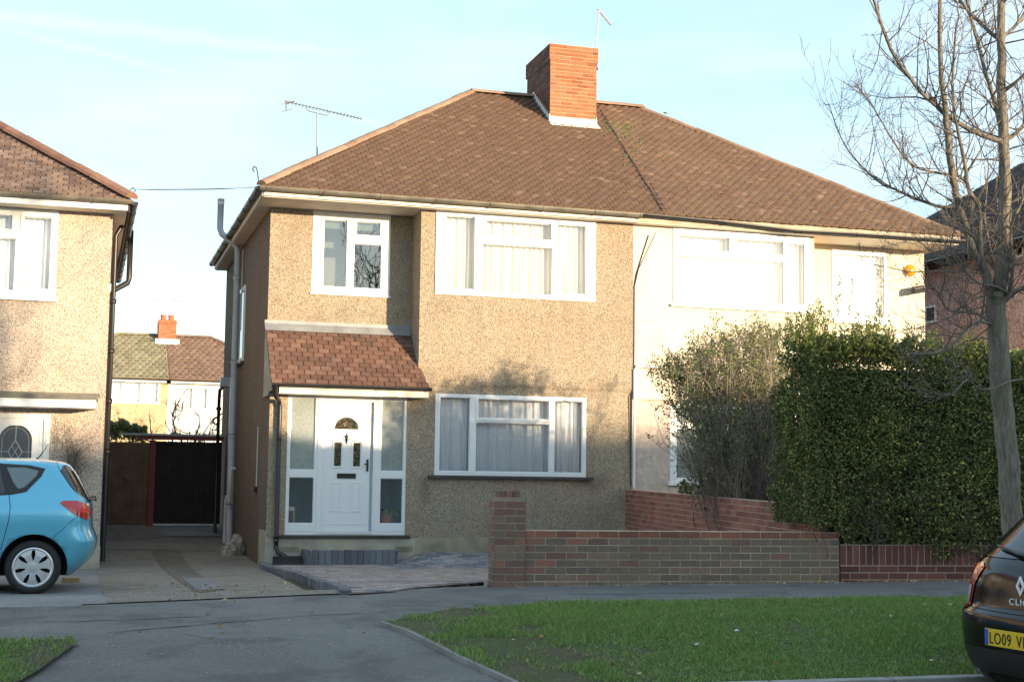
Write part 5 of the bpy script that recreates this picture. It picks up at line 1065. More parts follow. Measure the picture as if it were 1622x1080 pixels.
def smallaerial(bx, by, tx, ty, Yq, label):
    a = thing('tv_aerial', atY(bx, by, Yq), label, 'aerial'); g = MB(); stick(g, atY(bx, by, Yq), atY(tx, ty, Yq), .012, 6); g.build('mast', M['steel'], a)
    g = MB(); stick(g, atY(tx-6, ty+1, Yq), atY(tx+13, ty+6, Yq), .012)
    for k in range(7): c = atY(tx-5+k*3, ty+1.4+k*.85, Yq); stick(g, c+Vector((0, -.2, -.03)), c+Vector((0.02, .2, .03)), .006, 4); stick(g, c-Vector((0, 0, .05)), c+Vector((0, 0, .05)), .006, 4)
    g.build('boom', M['steel'], a)
smallaerial(249, 519, 243, 470, BY+3.4, 'thin aerial leaning from the left side of the distant chimney')
smallaerial(276, 497, 277, 473, BY+3.9, 'small aerial standing above the right pot of the distant chimney')
# ================================================================ VEGETATION
class Leaves:
    def __init__(s): s.v = []; s.f = []
    def leaf(s, p, size, d=None, asp=.5, curl=.15):
        if d is None: d = Vector((rnd.gauss(0, 1), rnd.gauss(0, 1), rnd.gauss(0, 1)))
        d = d.normalized(); w_ = d.cross(Vector((rnd.gauss(0, 1), rnd.gauss(0, 1), rnd.gauss(0, 1))))
        if w_.length < 1e-4: return
        w_ = w_.normalized()*size*asp*.5; n = d.cross(w_).normalized()*size*curl; b = len(s.v)
        a = p; e = p+d*size; m_ = p+d*size*.5
        s.v += [a[:], (m_-w_+n)[:], e[:], (m_+w_+n)[:]]; s.f += [(b, b+1, b+2), (b, b+2, b+3)]
    def build(s, name, mat, parent=None):
        me = bpy.data.meshes.new(name); me.from_pydata(s.v, [], s.f); me.materials.append(mat)
        if parent: me.transform(wmat(parent).inverted())
        o = bpy.data.objects.new(name, me); COL.objects.link(o)
        if parent: o.parent = parent
        return o
def rvec(k=1): return Vector((rnd.gauss(0, k), rnd.gauss(0, k), rnd.gauss(0, k)))
def twig(g, p, d, L_, r, depth, up=.3, nseg=5, wob=.16, lv=None, sub=3, n=4):
    pts = [p.copy()]; d = d.normalized(); dirs = []
    for i in range(nseg):
        d = (d+rvec(wob)+Vector((0, 0, up*.22))).normalized(); p = p+d*(L_/nseg); pts.append(p.copy()); dirs.append(d)
    g.tube(pts, [max(.0016, r*(1-.75*i/nseg)) for i in range(nseg+1)], n if r > .006 else 3, cap=False)
    if lv:
        for i in range(1, nseg+1):
            for _ in range(lv[1]): lv[0].leaf(pts[i]+rvec(.012), lv[2]*rnd.uniform(.6, 1.2), dirs[i-1]*.3+rvec(1))
    if depth > 0:
        for _ in range(sub+(rnd.random() < .5)):
            i = rnd.randrange(1, nseg+1); sd = (dirs[i-1]*.8+rvec(.62)+Vector((0, 0, up*.25))).normalized()
            twig(g, pts[i], sd, L_*rnd.uniform(.38, .66), r*.55, depth-1, up, nseg, wob, lv, sub, n)
# --- foreground bare tree
TD = 12.0
def td(x, y, d=0): return atD(x, y, TD+d)
tb = on(1606, 905); tb = atD(1607, 880, TD)
ft = thing('bare_tree', (tb.x, tb.y, T(tb.x, tb.y)), 'tall leafless street tree on the verge at the right, behind the black car', 'tree')
g = MB()
def limb(pts, r0, r1, n=10, dd=None):
    P_ = [td(*q) for q in pts]
    # smooth (Catmull-Rom)
    Q = []
    for i in range(len(P_)-1):
        a, b, c, d = P_[max(i-1, 0)], P_[i], P_[i+1], P_[min(i+2, len(P_)-1)]
        for k in range(4):
            t = k/4; Q.append(.5*((2*b)+(c-a)*t+(2*a-5*b+4*c-d)*t*t+(3*b-a-3*c+d)*t**3))
    Q.append(P_[-1]); R_ = [lerp(r0, r1, i/(len(Q)-1)) for i in range(len(Q))]
    Q = [q+rvec(r0*.06) for q in Q]
    return Q, R_
px2r = lambda w_: w_/2/(F/TD)
trunk, TR = limb([(1611, 960), (1607, 880), (1601, 790), (1592, 680), (1585, 600), (1580, 530), (1577, 470)], px2r(34), px2r(31))
trunk[0].z -= 0; TR[:6] = [r*k for r, k in zip(TR[:6], (1.5, 1.35, 1.2, 1.12, 1.06, 1.02))]
t2, R2 = limb([(1577, 475), (1588, 430), (1591, 360), (1592, 290), (1589, 220), (1586, 130), (1586, 50), (1584, -40), (1580, -160), (1590, -300)], px2r(24), px2r(7))
bm_ = MB()
bm_.tube(trunk, TR, 14); bm_.tube(t2, R2, 12)
limbs = [
 ([(1572, 480), (1561, 433), (1540, 389), (1521, 330), (1512, 296), (1503, 240), (1498, 180), (1490, 110), (1490, 0), (1488, -60)], 17, 5, -.3),
 ([(1568, 450), (1556, 415), (1552, 370), (1551, 328), (1534, 300), (1529, 261), (1512, 178), (1509, 117), (1515, 40)], 10, 3, -.5),
 ([(1588, 215), (1583, 192), (1574, 155), (1562, 119), (1548, 64), (1531, 0), (1515, -70)], 9, 4, .3),
 ([(1592, 228), (1579, 222), (1550, 212), (1523, 198), (1500, 183), (1479, 164), (1460, 147), (1445, 128), (1417, 89), (1398, 44), (1384, 0), (1372, -50)], 9, 4, -.4),
 ([(1530, 288), (1517, 279), (1490, 275), (1456, 267), (1440, 256), (1429, 244), (1412, 219), (1395, 190), (1381, 167), (1370, 153)], 5, 1.5, -.6),
 ([(1530, 326), (1492, 328), (1460, 318), (1442, 311), (1417, 300), (1395, 290), (1370, 269), (1345, 240), (1329, 211), (1316, 175)], 6, 1.5, .4),
 ([(1590, 225), (1608, 212), (1625, 195), (1650, 165), (1680, 100)], 8, 4, .2),
 ([(1590, 144), (1606, 133), (1624, 118), (1660, 90)], 7, 3, -.2),
 ([(1586, 60), (1602, 48), (1624, 20), (1650, -30)], 7, 3, .3),
 ([(1586, 64), (1578, 60), (1562, 46), (1543, 28), (1520, 0), (1500, -30)], 7, 4, .2),
 ([(1576, 512), (1560, 504), (1548, 497), (1525, 494), (1501, 490), (1490, 472), (1481, 458), (1468, 452)], 6, 2, -.4),
 ([(1578, 520), (1560, 510), (1534, 517), (1515, 540), (1490, 556), (1470, 560), (1446, 560)], 6, 2, -.6),
 ([(1604, 470), (1580, 455), (1553, 449), (1537, 438), (1520, 421), (1510, 405), (1506, 389), (1512, 360)], 5, 1.5, -.6),
 ([(1592, 470), (1600, 455), (1604, 420), (1601, 383), (1604, 350), (1615, 328), (1623, 300), (1627, 250)], 6, 3, -.2),
 ([(1588, 480), (1602, 466), (1622, 455), (1650, 440), (1700, 380)], 9, 5, -.3),
 ([(1580, 455), (1577, 430), (1570, 400), (1560, 350), (1562, 310), (1566, 260)], 6, 2, .5),
 ([(1560, 434), (1530, 431), (1500, 430), (1466, 430), (1440, 431), (1410, 424), (1381, 419)], 2.6, 1.2, -.8),
 ([(1620, 600), (1600, 604), (1575, 614), (1552, 616), (1532, 602), (1510, 622), (1488, 625), (1470, 612)], 3, 1.5, -.7),
 ([(1552, 405), (1530, 398), (1505, 392), (1480, 400), (1450, 380), (1430, 384)], 2.2, 1, .3),
]
tg_ = MB()
for pts, w0, w1, dd in limbs:
    k = len(pts); P3 = [(x, y, dd*i/(k-1)) for i, (x, y) in enumerate(pts)]
    Q, R_ = limb(P3, px2r(w0), px2r(w1)); bm_.tube(Q, R_, 8)
    for i in range(2, len(Q)-1):
        if rnd.random() < .78:
            d = (Q[i+1]-Q[i-1]).normalized(); sd = (d*.55+rvec(.6)+Vector((.12, 0, .35))); r = R_[i]
            twig(tg_, Q[i], sd, rnd.uniform(.22, .58)*(1.1 if w0 > 4 else .65), min(r*.55, .0075), 2, .35, 5, .15, None, 2, 4)
    Lq = Q[-1]; twig(tg_, Lq, Q[-1]-Q[-3], .22, R_[-1], 2, .3)
for i in range(8, len(t2)-1):
    if rnd.random() < .8: twig(tg_, t2[i], rvec(1)+Vector((0, 0, .3)), rnd.uniform(.4, 1.1), .008, 2, .35, 5, .15, None, 2)
for i in range(7):
    x, y = rnd.uniform(1490, 1575), rnd.uniform(330, 560); twig(tg_, td(1578, y, 0), (td(x-60, y+rnd.uniform(-80, 60), rnd.uniform(-.6, .6))-td(1578, y)), rnd.uniform(.5, 1.1), .007, 2, .1, 6, .2, None, 2)
# crown above the frame
for i in range(14):
    a = rnd.uniform(0, 6.28); twig(tg_, t2[-rnd.randrange(1, 12)], Vector((math.cos(a), math.sin(a), .9)), rnd.uniform(1.2, 2.4), .02, 3, .3, 6, .14, None, 3)
bm_.build('trunk', M['bark'], ft, smooth=True); tg_.build('crown', M['barkB'], ft)
# --- hedge
HZ = 3.02
hd = thing('hedge', (6.8, -8.4, .4), 'dense clipped privet hedge with yellow-flecked leaves rising above the maroon brick wall', 'hedge')
lv = Leaves(); hx0 = 4.55
def hpt(u, n): p = WB+WU2*u-Vector((WU2.y, -WU2.x, 0))*n; return p     # n>0 behind the wall
def topz(u): return HZ+.14*noise.noise((u*1.3, 3, 0))+.09*noise.noise((u*5, 8, 0))-.045*u-.25*sst(-u, -.1, .7)
def fbul(u, z): return -.0-.14*sst(z, .55, 1.3)+.22*sst(z, 2.5, 3.1)+.12*noise.noise((u*1.1, z*1.1, 4))+.07*noise.noise((u*3.2, z*3.2, 9))
UL = -.34; UR = 5.2
def addleaf(p, s=.039): lv.leaf(p, s*rnd.uniform(.65, 1.25), Vector((rnd.gauss(0, 1), rnd.gauss(-.3, .8), rnd.gauss(.2, .8))), .55)
for i in range(64000):                      # front face
    u = rnd.uniform(UL, UR); z = rnd.uniform(.56, 1)*0+lerp(.62, topz(u), rnd.random()**.95)
    if u < .12 and z < .80+(.12-u)*.9: continue
    if u < UL+.28*sst(z, 2.3, 3.0)+.08*noise.noise((1.3, z*1.8, 3)): continue
    dep = abs(rnd.gauss(0, .09)); p = hpt(u, fbul(u, z)+dep); p.z = z+.07*noise.noise((u*4, z*4, 1))
    if z < .66 and noise.noise((u*6, 0, 2)) > .15: continue
    addleaf(p)
for i in range(24000):
    u = rnd.uniform(UL, UR); n = rnd.uniform(-.15, .95); p = hpt(u, n); p.z = topz(u)-abs(rnd.gauss(0, .08))+.10*noise.noise((u*3, n*3, 7)); addleaf(p)
for i in range(9000):
    u = rnd.uniform(UL, UL+.9); z = lerp(.95, topz(u), rnd.random()); p = hpt(u, fbul(u, z)+rnd.uniform(.0, .35)); p.z = z; addleaf(p)
for i in range(14000):                      # left end
    n = rnd.uniform(-.1, .95); z = lerp(1.0, topz(UL), rnd.random()); u = UL-.06+.12*noise.noise((n*2, z*1.6, 3))+.12*noise.noise((n*5, z*5, 3))+.28*sst(z, 2.3, 3.0)+abs(rnd.gauss(0, .09)); p = hpt(u, n); p.z = z; addleaf(p)
lt = Leaves()
for i in range(9000):
    u = rnd.uniform(UL, UR); n = rnd.uniform(-.15, .95); p = hpt(u, n); p.z = topz(u)+.02-rnd.random()**2*.25+.10*noise.noise((u*3, n*3, 7)); lt.leaf(p, .045*rnd.uniform(.65, 1.3), Vector((rnd.gauss(0, 1), rnd.gauss(-.3, .8), rnd.gauss(.5, .8))), .5)
for (xa, xb, n_, h0, h1) in ((1242, 1275, 20, .18, .46), (1275, 1308, 22, .2, .56), (1308, 1345, 14, .10, .34), (1345, 1372, 20, .15, .44), (1372, 1405, 22, .15, .50), (1405, 1480, 30, .08, .34), (1480, 1600, 34, .05, .24)):
    for _ in range(n_):
        x = rnd.uniform(xa, xb); p0 = atD(x, 545, 15.6+rnd.uniform(0, .7)); p0.z = topz(1)-.12; h = rnd.uniform(h0, h1)
        d = Vector((rnd.gauss(0, .1), rnd.gauss(0, .1), 1)).normalized(); k = int(h/.022)
        for j in range(k):
            q = p0+d*(j*.022+.1); 
            for s_ in (0, 1, 2): lt.leaf(q+rvec(.010), .056*rnd.uniform(.7, 1.1)*(1-.4*j/k), Vector((rnd.gauss(0, .8), rnd.gauss(0, .8), .8)), .45)
for x, y0, y1 in ((1327, 510, 440), (1345, 500, 446), (1322, 520, 470), (1392, 520, 478), (1298, 520, 482)):
    a, b = atD(x, y0, 15.8), atD(x+rnd.uniform(-3, 5), y1, 15.8)
    for j in range(16):
        q = a.lerp(b, j/15)
        for s_ in (0, 1): lt.leaf(q, .05, Vector((rnd.gauss(0, .8), rnd.gauss(0, .8), .7)), .35)
lv.build('foliage', M['leafH'], hd); lt.build('top_shoots', M['leafT'], hd)
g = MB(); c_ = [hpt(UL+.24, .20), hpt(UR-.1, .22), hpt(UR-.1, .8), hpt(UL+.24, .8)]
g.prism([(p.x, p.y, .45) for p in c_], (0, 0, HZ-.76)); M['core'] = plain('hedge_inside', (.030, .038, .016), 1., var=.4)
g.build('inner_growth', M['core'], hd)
g = MB()
for i in range(260): u = rnd.uniform(UL, UR); p = hpt(u, rnd.uniform(0, .3)); p.z = rnd.uniform(.5, .9); twig(g, p, Vector((rnd.gauss(0, .4), -.3, 1)), rnd.uniform(.3, .8), .006, 1, .3)
g.build('stems', M['barkD'], hd)
# --- tall shrub behind the dividing wall
sh = thing('shrub', (8.0, -4, .3), 'straggly brown half-bare shrub with green tips between the cream house and the hedge', 'shrub')
g = MB(); lv = Leaves()
def sp(x, y, Y): return atY(x, y, Y)
for i in range(330):
    Y0 = rnd.uniform(-5.5, -3.2); bx = rnd.uniform(1140, 1262); b0 = sp(bx, 800, Y0); b0.z = .3
    tx = bx+rnd.gauss(-16, 36); ty = rnd.uniform(560, 720) if rnd.random() < .8 else rnd.uniform(535, 600)
    if tx < 1125: ty = max(ty, 600)
    t_ = sp(tx, ty, Y0+rnd.uniform(-.4, .4)); Ln = (t_-b0).length
    pts = [b0.lerp(t_, k/6)+rvec(.035)*(k > 0)+Vector((.12*math.sin(k*.8+i), 0, 0)) for k in range(7)]
    g.tube(pts, [.010*(1-.75*k/6)+.001 for k in range(7)], 3, cap=False)
    for k in range(2, 7):
        for _ in range(3): twig(g, pts[k], rvec(.7)+(t_-b0).normalized()*.9, rnd.uniform(.12, .42), .003, 1, .3, 4, .2, (lv, 1 if rnd.random() < (.6 if k > 4 else .14) else 0, .045), 2)
arch_ = [([(1150, 700), (1120, 690), (1095, 668), (1072, 650)], 7), ([(1145, 705), (1110, 660), (1080, 600), (1048, 598)], 4), ([(1150, 690), (1120, 640), (1100, 590), (1078, 572)], 4), ([(1165, 690), (1140, 630), (1118, 580), (1115, 562)], 4), ([(1180, 670), (1170, 600), (1150, 560), (1165, 545)], 4), ([(1190, 660), (1190, 600), (1200, 560), (1180, 537)], 4), ([(1220, 640), (1215, 590), (1230, 555), (1215, 540)], 4), ([(1150, 690), (1115, 625), (1082, 618), (1060, 600)], 3.5)]
for rep in range(3):
    for pts, w_ in arch_:
        P_ = [sp(x+rnd.gauss(0, 5)*rep, y+rnd.gauss(0, 6)*rep, -4.2+.3*rep) for x, y in pts]; g.tube([a.lerp(b, t/3) for a, b in zip(P_, P_[1:]) for t in range(3)]+[P_[-1]], [px2r(w_)*.9*(1-.08*k) for k in range(10)], 5, cap=False)
        for k in range(34): i = rnd.randrange(0, 3); q = P_[i].lerp(P_[i+1], rnd.random()); twig(g, q, rvec(.6)+Vector((-.35, 0, .7)), rnd.uniform(.15, .42), .004, 1, .3, 4, .18, (lv, 1 if (i > 0 and rnd.random() < .5) else 0, .055), 2)
for i in range(2000):
    x = rnd.gauss(1180, 46); y = 578+abs(rnd.gauss(0, 40))+max(0, (1175-x))*.35
    if noise.noise((x*.04, y*.04, 0)) > -.12: lv.leaf(sp(x, y, rnd.uniform(-5, -3.5)), .05*rnd.uniform(.6, 1.2), None, .55)
M['barkS'] = plain('brown_shrub_twig', (.20, .16, .13), .9, var=.3)
g.build('stems', M['barkS'], sh); lv.build('foliage', M['leafG'], sh)
lp2 = thing('low_plant', (7.3, -2.5, .3), 'low broad-leaved green plant showing over the red dividing wall', 'plant'); lv = Leaves()
for i in range(420): x = rnd.uniform(1078, 1165); q = atY(x, rnd.uniform(764, 792)-6*math.sin((x-1078)/87*3.1), rnd.uniform(-3.2, -2.2)); lv.leaf(q, rnd.uniform(.07, .13), Vector((rnd.gauss(-.4, .7), rnd.gauss(-.3, .6), rnd.gauss(.4, .5))), .4)
lv.build('foliage', M['leafG'], lp2)
# --- leafless climber on the left house
bs = thing('bare_shrub', atY(118, 760, -.3), 'small leafless shrub against the pebbledash beside the left white door', 'shrub'); g = MB()
for i in range(7):
    b0 = atY(117+rnd.uniform(-4, 4), 860, -.35); b0.z = .1; t_ = atY(118+rnd.gauss(0, 6), 715, -.3); g.tube([b0.lerp(t_, k/5)+rvec(.02) for k in range(6)], .008, 4)
    for k in range(9): twig(g, b0.lerp(t_, rnd.uniform(.7, 1)), Vector((rnd.gauss(0, .5), rnd.gauss(0, .15), 1)), rnd.uniform(.2, .5), .004, 2, .3, 4, .16, None, 2)
g.build('stems', M['barkB'], bs)
# --- bare apple tree and bush beyond the gates
def gtree(name, label, base, top, spread, seed, n0=7, L0=1.6, depth=4, r0=.11, group=None, lean=0):
    r_ = random.Random(seed); t = thing(name, base, label, 'tree', group); g = MB(); b = Vector(base); tp = b+Vector((lean, 0, top))
    g.tube([b-Vector((0, 0, .2)), b.lerp(tp, .5)+rvec(.05), tp], [r0*1.3, r0, r0*.7], 8); g.build('trunk', M['barkD'], t, smooth=True); g = MB()
    for i in range(n0):
        a = i*2.4+r_.random(); twig(g, b.lerp(tp, r_.uniform(.6, 1)), Vector((math.cos(a)*spread, math.sin(a)*spread, .7)), L0*r_.uniform(.8, 1.2), r0*.5, depth, .25, 6, .13, None, 3)
    g.build('crown', M['barkD'], t); return t
ab = atY(302, 700, 16); gtree('bare_tree', 'spreading leafless tree in the garden beyond the dark gate', (ab.x, 16, .5), 1.5, 1.0, 5, 9, 1.35, 4, .10)
bu = thing('bush', atY(195, 690, 13), 'dark evergreen bush just above the brown gate', 'bush'); lv = Leaves(); g = MB()
for i in range(5200):
    x = rnd.uniform(165, 232); h = 668+10*noise.noise((x*.08, 0, 0))+max(0, x-205)*.5; q = atY(x, h+abs(rnd.gauss(0, 12)), rnd.uniform(12.6, 13.6)); lv.leaf(q, .07*rnd.uniform(.6, 1.2), None, .5)
for i in range(26): q = atY(rnd.uniform(168, 225), 700, 13); twig(g, q, Vector((rnd.gauss(0, .5), 0, 1)), rnd.uniform(.3, .6), .006, 2, .3)
lv.build('foliage', M['leafH'], bu); g.build('stems', M['barkD'], bu)
# low back-garden hedge strip / fence line far behind
bf = thing('back_fence', (0, 22, .6), 'pale low fence across the gardens beyond the gates', 'fence'); g = MB(); x = -5
while x < 5: g.box(x+.004, x+.146, 22, 22.02, .4, 2.15); x += .15
g.build('boards', M['white'], bf)
for k, (x, y, s) in enumerate(((14.5, -30.8, 5.0), (18.5, -29.8, 3.8))):
    gtree('bare_tree', 'leafless street tree across the road', (x, y, 0), s, .62, 11+k, 8, 2.5, 4, .15, 'trees across the road', .2)
# ================================================================ GRASS, LEAVES, LITTER
def grass(name, poly, n, label, dens=None):
    xs = [p[0] for p in poly]; ys = [p[1] for p in poly]; v, f = [], []
    k = 0
    while k < n:
        x, y = rnd.uniform(max(min(xs), -8), max(xs)), rnd.uniform(min(ys), max(ys))
        if not inpoly(x, y, poly): continue
        k += 1
        q = noise.noise((x*1.3, y*1.3, 0))+.6*noise.noise((x*4, y*4, 5))
        if dens and rnd.random() > dens(x, y, q): continue
        h = rnd.uniform(.014, .045)*(1+.7*q); a = rnd.uniform(0, 6.28); w_ = .0035; z = T(x, y)+.028; dx, dy = math.cos(a)*w_, math.sin(a)*w_; lx, ly = rnd.gauss(0, .016), rnd.gauss(0, .016); b = len(v)
        v += [(x-dx, y-dy, z), (x+dx, y+dy, z), (x+lx*.4, y+ly*.4, z+h*.7), (x+lx, y+ly, z+h)]; f += [(b, b+1, b+2), (b, b+2, b+3)]
    me = bpy.data.meshes.new(name); me.from_pydata(v, [], f); me.materials.append(M['grass']); o = bpy.data.objects.new(name, me); COL.objects.link(o); tag(o, label, 'grass', kind='stuff')
VX0 = vr[0].x
grass('grass', v_right_poly, 150000, 'green verge grass thinning to soil at its left corner', lambda x, y, q: min(1, max(.06, .10+.95*sst((x-VX0)+.8*q+.10*(y+13.6), .35, 1.9)+.5*q)))
grass('grass', [p for p in v_left_poly if True], 60000, 'patchy grass on the small verge at lower left', lambda x, y, q: max(.03, .45+.6*sst(y, -12.9, -11.9)+.5*q-.6*sst(x, ve[2].x-.9, ve[2].x+.1)))
lf = Leaves()
def fl_(x, y, dz=.012, s=.05): lf.leaf(Vector((x, y, T(x, y)+dz)), s*rnd.uniform(.5, 1.1), Vector((rnd.gauss(0, 1), rnd.gauss(0, 1), rnd.gauss(0, .15))), .7, .12)
for i in range(170): 
    x, y = rnd.uniform(VX0, 6), rnd.uniform(-13.5, -11)
    if inpoly(x, y, v_right_poly) and rnd.random() < (.9 if x < VX0+1.5 else .3): fl_(x, y, .055)
for i in range(170): u = rnd.uniform(.2, 7.5); p = wpt(u, abs(rnd.gauss(0, .05))+.01); (rnd.random() < (1 if u > 2.5 else .4)) and fl_(*p, .01, .04)
for i in range(60): p = on(rnd.gauss(355, 60), rnd.gauss(938, 10)); fl_(p.x, p.y, .03, .04)
for i in range(26): p = on(rnd.uniform(0, 1500), rnd.uniform(950, 1040)); fl_(p.x, p.y, .014, .04)
for q in ((331, 972), (362, 954), (370, 955), (1160, 952), (1196, 953), (352, 994)): p = on(*q); fl_(p.x, p.y, .02, .09)
tag(lf.build('fallen_leaves', M['leafD']), 'scattered dry leaves on the pavement, verge and wall foot', 'leaves', kind='stuff')
for q, lb in (((1505, 957), 'crumpled white paper scrap on the grass near the black car'), ((1412, 975), 'small white scrap lying on the grass left of the black car'), ((1167, 998), 'white litter scrap on the grass below the brick front wall'), ((1104, 1020), 'smallest pale scrap low on the middle of the verge')):
    p = on(*q, .05); t = thing('paper_scrap', p, lb, 'litter'); blob((p.x, p.y, p.z), (.018, .013, .009), q[0], M['paper'], t, 'crumpled_sheet')

gv_, gf_ = [], []
def chip(x, y, s, dz):
    z = T(x, y)+dz; b = len(gv_); a = rnd.uniform(0, 6)
    for k in range(3): gv_.append((x+math.cos(a+k*2.1)*s, y+math.sin(a+k*2.1)*s, z))
    gv_.append((x, y, z+s*.9)); gf_.extend([(b, b+1, b+3), (b+1, b+2, b+3), (b+2, b, b+3)])
for i in range(900): u = rnd.uniform(.0, 8); p = wpt(u, abs(rnd.gauss(0, .09))+.005); chip(*p, rnd.uniform(.003, .009), .001)
for i in range(1500): p = on(rnd.uniform(0, 1000), rnd.triangular(945, 1078, 1030)); (not inpoly(p.x, p.y, v_right_poly)) and (not inpoly(p.x, p.y, v_left_poly)) and chip(p.x, p.y, rnd.uniform(.002, .007), .001)
for i in range(1100): p = on(rnd.gauss(320, 90), rnd.gauss(935, 16)); p.y > -8.6 and p.x < -.1 and p.x > -2.4 and chip(p.x, p.y, rnd.uniform(.003, .010), .016)
me = bpy.data.meshes.new('loose_grit'); me.from_pydata(gv_, [], gf_); me.materials.append(plain('grit', (.34, .31, .26), .9, var=.5)); o = bpy.data.objects.new('loose_grit', me); COL.objects.link(o); tag(o, 'loose pale grit on the driveway, crossover and wall foot', 'grit', kind='stuff')
# ================================================================ CARS
def car(name, pos, rz, label, paint, slices, cr_r, cr_f, mr, mf, wheels, wr, arch_r):
    """body lofted over height; slices: (z, x_front, x_rear, half width)"""
    t = thing(name, pos, label, 'car', rz=rz); W_ = t.matrix_world.copy()
    # catmull interpolation over z
    S_ = []
    n = len(slices)
    for i in range(n-1):
        a, b, c, d = (slices[max(i-1, 0)], slices[i], slices[i+1], slices[min(i+2, n-1)])
        k = max(1, int(round((c[0]-b[0])/.022)))
        for j in range(k):
            u = j/k; S_.append(tuple(.5*((2*b[q])+(c[q]-a[q])*u+(2*a[q]-5*b[q]+4*c[q]-d[q])*u*u+(3*b[q]-a[q]-3*c[q]+d[q])*u**3) for q in range(4)))
    S_.append(slices[-1])
    bm = bmesh.new(); rings = []
    NA = 22; NS = 26
    for z, xf, xr, b in S_:
        L_ = xr-xf; cr = min(cr_r, L_*.45); cf = min(cr_f, L_*.45); pts = []
        for k in range(NA+1):
            th = -math.pi/2+math.pi*k/NA; s_, c_ = math.sin(th), max(0, math.cos(th)); pts.append((xr-cr+cr*c_**(2/mr), math.copysign(abs(s_)**(2/mr), s_)*b))
        for k in range(1, NS): pts.append((lerp(xr-cr, xf+cf, k/NS), b*(1+0)))
        for k in range(NA+1):
            th = math.pi/2-math.pi*k/NA; s_, c_ = math.sin(th), max(0, math.cos(th)); pts.append((xf+cf-cf*c_**(2/mf), math.copysign(abs(s_)**(2/mf), s_)*b))
        for k in range(1, NS): pts.append((lerp(xf+cf, xr-cr, k/NS), -b))
        rings.append([bm.verts.new((x, y, z)) for x, y in pts])
    m_ = len(rings[0])
    for r0, r1 in zip(rings, rings[1:]):
        for k in range(m_): bm.faces.new((r0[k], r0[(k+1) % m_], r1[(k+1) % m_], r1[k]))
    bm.faces.new(rings[0][::-1]); bm.faces.new(rings[-1])
    bmesh.ops.recalc_face_normals(bm, faces=bm.faces)
    bvh = BVHTree.FromBMesh(bm)
    me = bpy.data.meshes.new('body'); bm.to_mesh(me); bm.free()
    body = bpy.data.objects.new('body', me); COL.objects.link(body); me.materials.append(paint); me.materials.append(M['under'])
    # wheel arches cut
    cm = bmesh.new()
    for wx in wheels:
        for sg in (-1, 1):
            mt = Matrix.Translation((wx, sg*.86, wr)) @ Matrix.Rotation(math.pi/2, 4, 'X'); bmesh.ops.create_cone(cm, cap_ends=True, segments=48, radius1=arch_r, radius2=arch_r, depth=.56, matrix=mt)
    cme = bpy.data.meshes.new('cut'); cm.to_mesh(cme); cm.free(); co = bpy.data.objects.new('cut', cme); COL.objects.link(co)
    md = body.modifiers.new('b', 'BOOLEAN'); md.operation = 'DIFFERENCE'; md.object = co; md.solver = 'EXACT'
    dg_ = bpy.context.evaluated_depsgraph_get(); nm = bpy.data.meshes.new_from_object(body.evaluated_get(dg_)); body.modifiers.clear(); body.data = nm; nm.name = 'body'
    bpy.data.objects.remove(co)
    if len(nm.materials) < 2: nm.materials.clear(); nm.materials.append(paint); nm.materials.append(M['under'])
    for p_ in nm.polygons:
        c = p_.center; p_.use_smooth = True; p_.material_index = 0
        for wx in wheels:
            r = math.hypot(c.x-wx, c.z-wr)
            if r < arch_r*.995 and abs(c.y) < .9 and (abs(r-arch_r) < .03 and abs(p_.normal.y) < .5 or abs(abs(c.y)-.58) < .01): p_.material_index = 1; p_.use_smooth = False
        if c.z < slices[0][0]+.002: p_.material_index = 1
    body.parent = t
    def patch(poly, view, mat, name, off=.005, step=.035, parent=None, mirror=False, thick=0):
        """outline projected on to the body; view 'side' (-y side), 'rear' (+x end); poly in (x|y, z)"""
        pbm = bmesh.new(); vs = [pbm.verts.new((a, 0, b)) for a, b in poly]; pbm.faces.new(vs)
        for ax in (0, 2):
            lo = min(v.co[ax] for v in pbm.verts); hi = max(v.co[ax] for v in pbm.verts); k = math.floor(lo/step)+1
            while k*step < hi:
                c_ = [0, 0, 0]; c_[ax] = k*step; no = [0, 0, 0]; no[ax] = 1
                bmesh.ops.bisect_plane(pbm, geom=pbm.verts[:]+pbm.edges[:]+pbm.faces[:], plane_co=c_, plane_no=no); k += 1
        dead = []
        for v in pbm.verts:
            a, b = v.co.x, v.co.z
            if view == 'side': h, n_, _, _ = bvh.ray_cast(Vector((a, -3, b)), Vector((0, 1, 0)))
            elif view == 'diag':
                dd_ = Vector((-.62, .785, 0)); o_ = Vector((.62, -.785, 0))*3; s_ = Vector((.785, .62, 0)); h, n_, _, _ = bvh.ray_cast(o_+s_*a+Vector((0, 0, b)), dd_)
            else: h, n_, _, _ = bvh.ray_cast(Vector((3, a, b)), Vector((-1, 0, 0)))
            if h is None: dead.append(v); continue
            v.co = h+n_*off
            if mirror: v.co.y = -v.co.y
        bmesh.ops.delete(pbm, geom=dead, context='VERTS'); bmesh.ops.recalc_face_normals(pbm, faces=pbm.faces)
        me_ = bpy.data.meshes.new(name); pbm.to_mesh(me_); pbm.free(); me_.materials.append(mat)
        for p_ in me_.polygons: p_.use_smooth = True
        o_ = bpy.data.objects.new(name, me_); COL.objects.link(o_); o_.parent = parent or t
        return o_
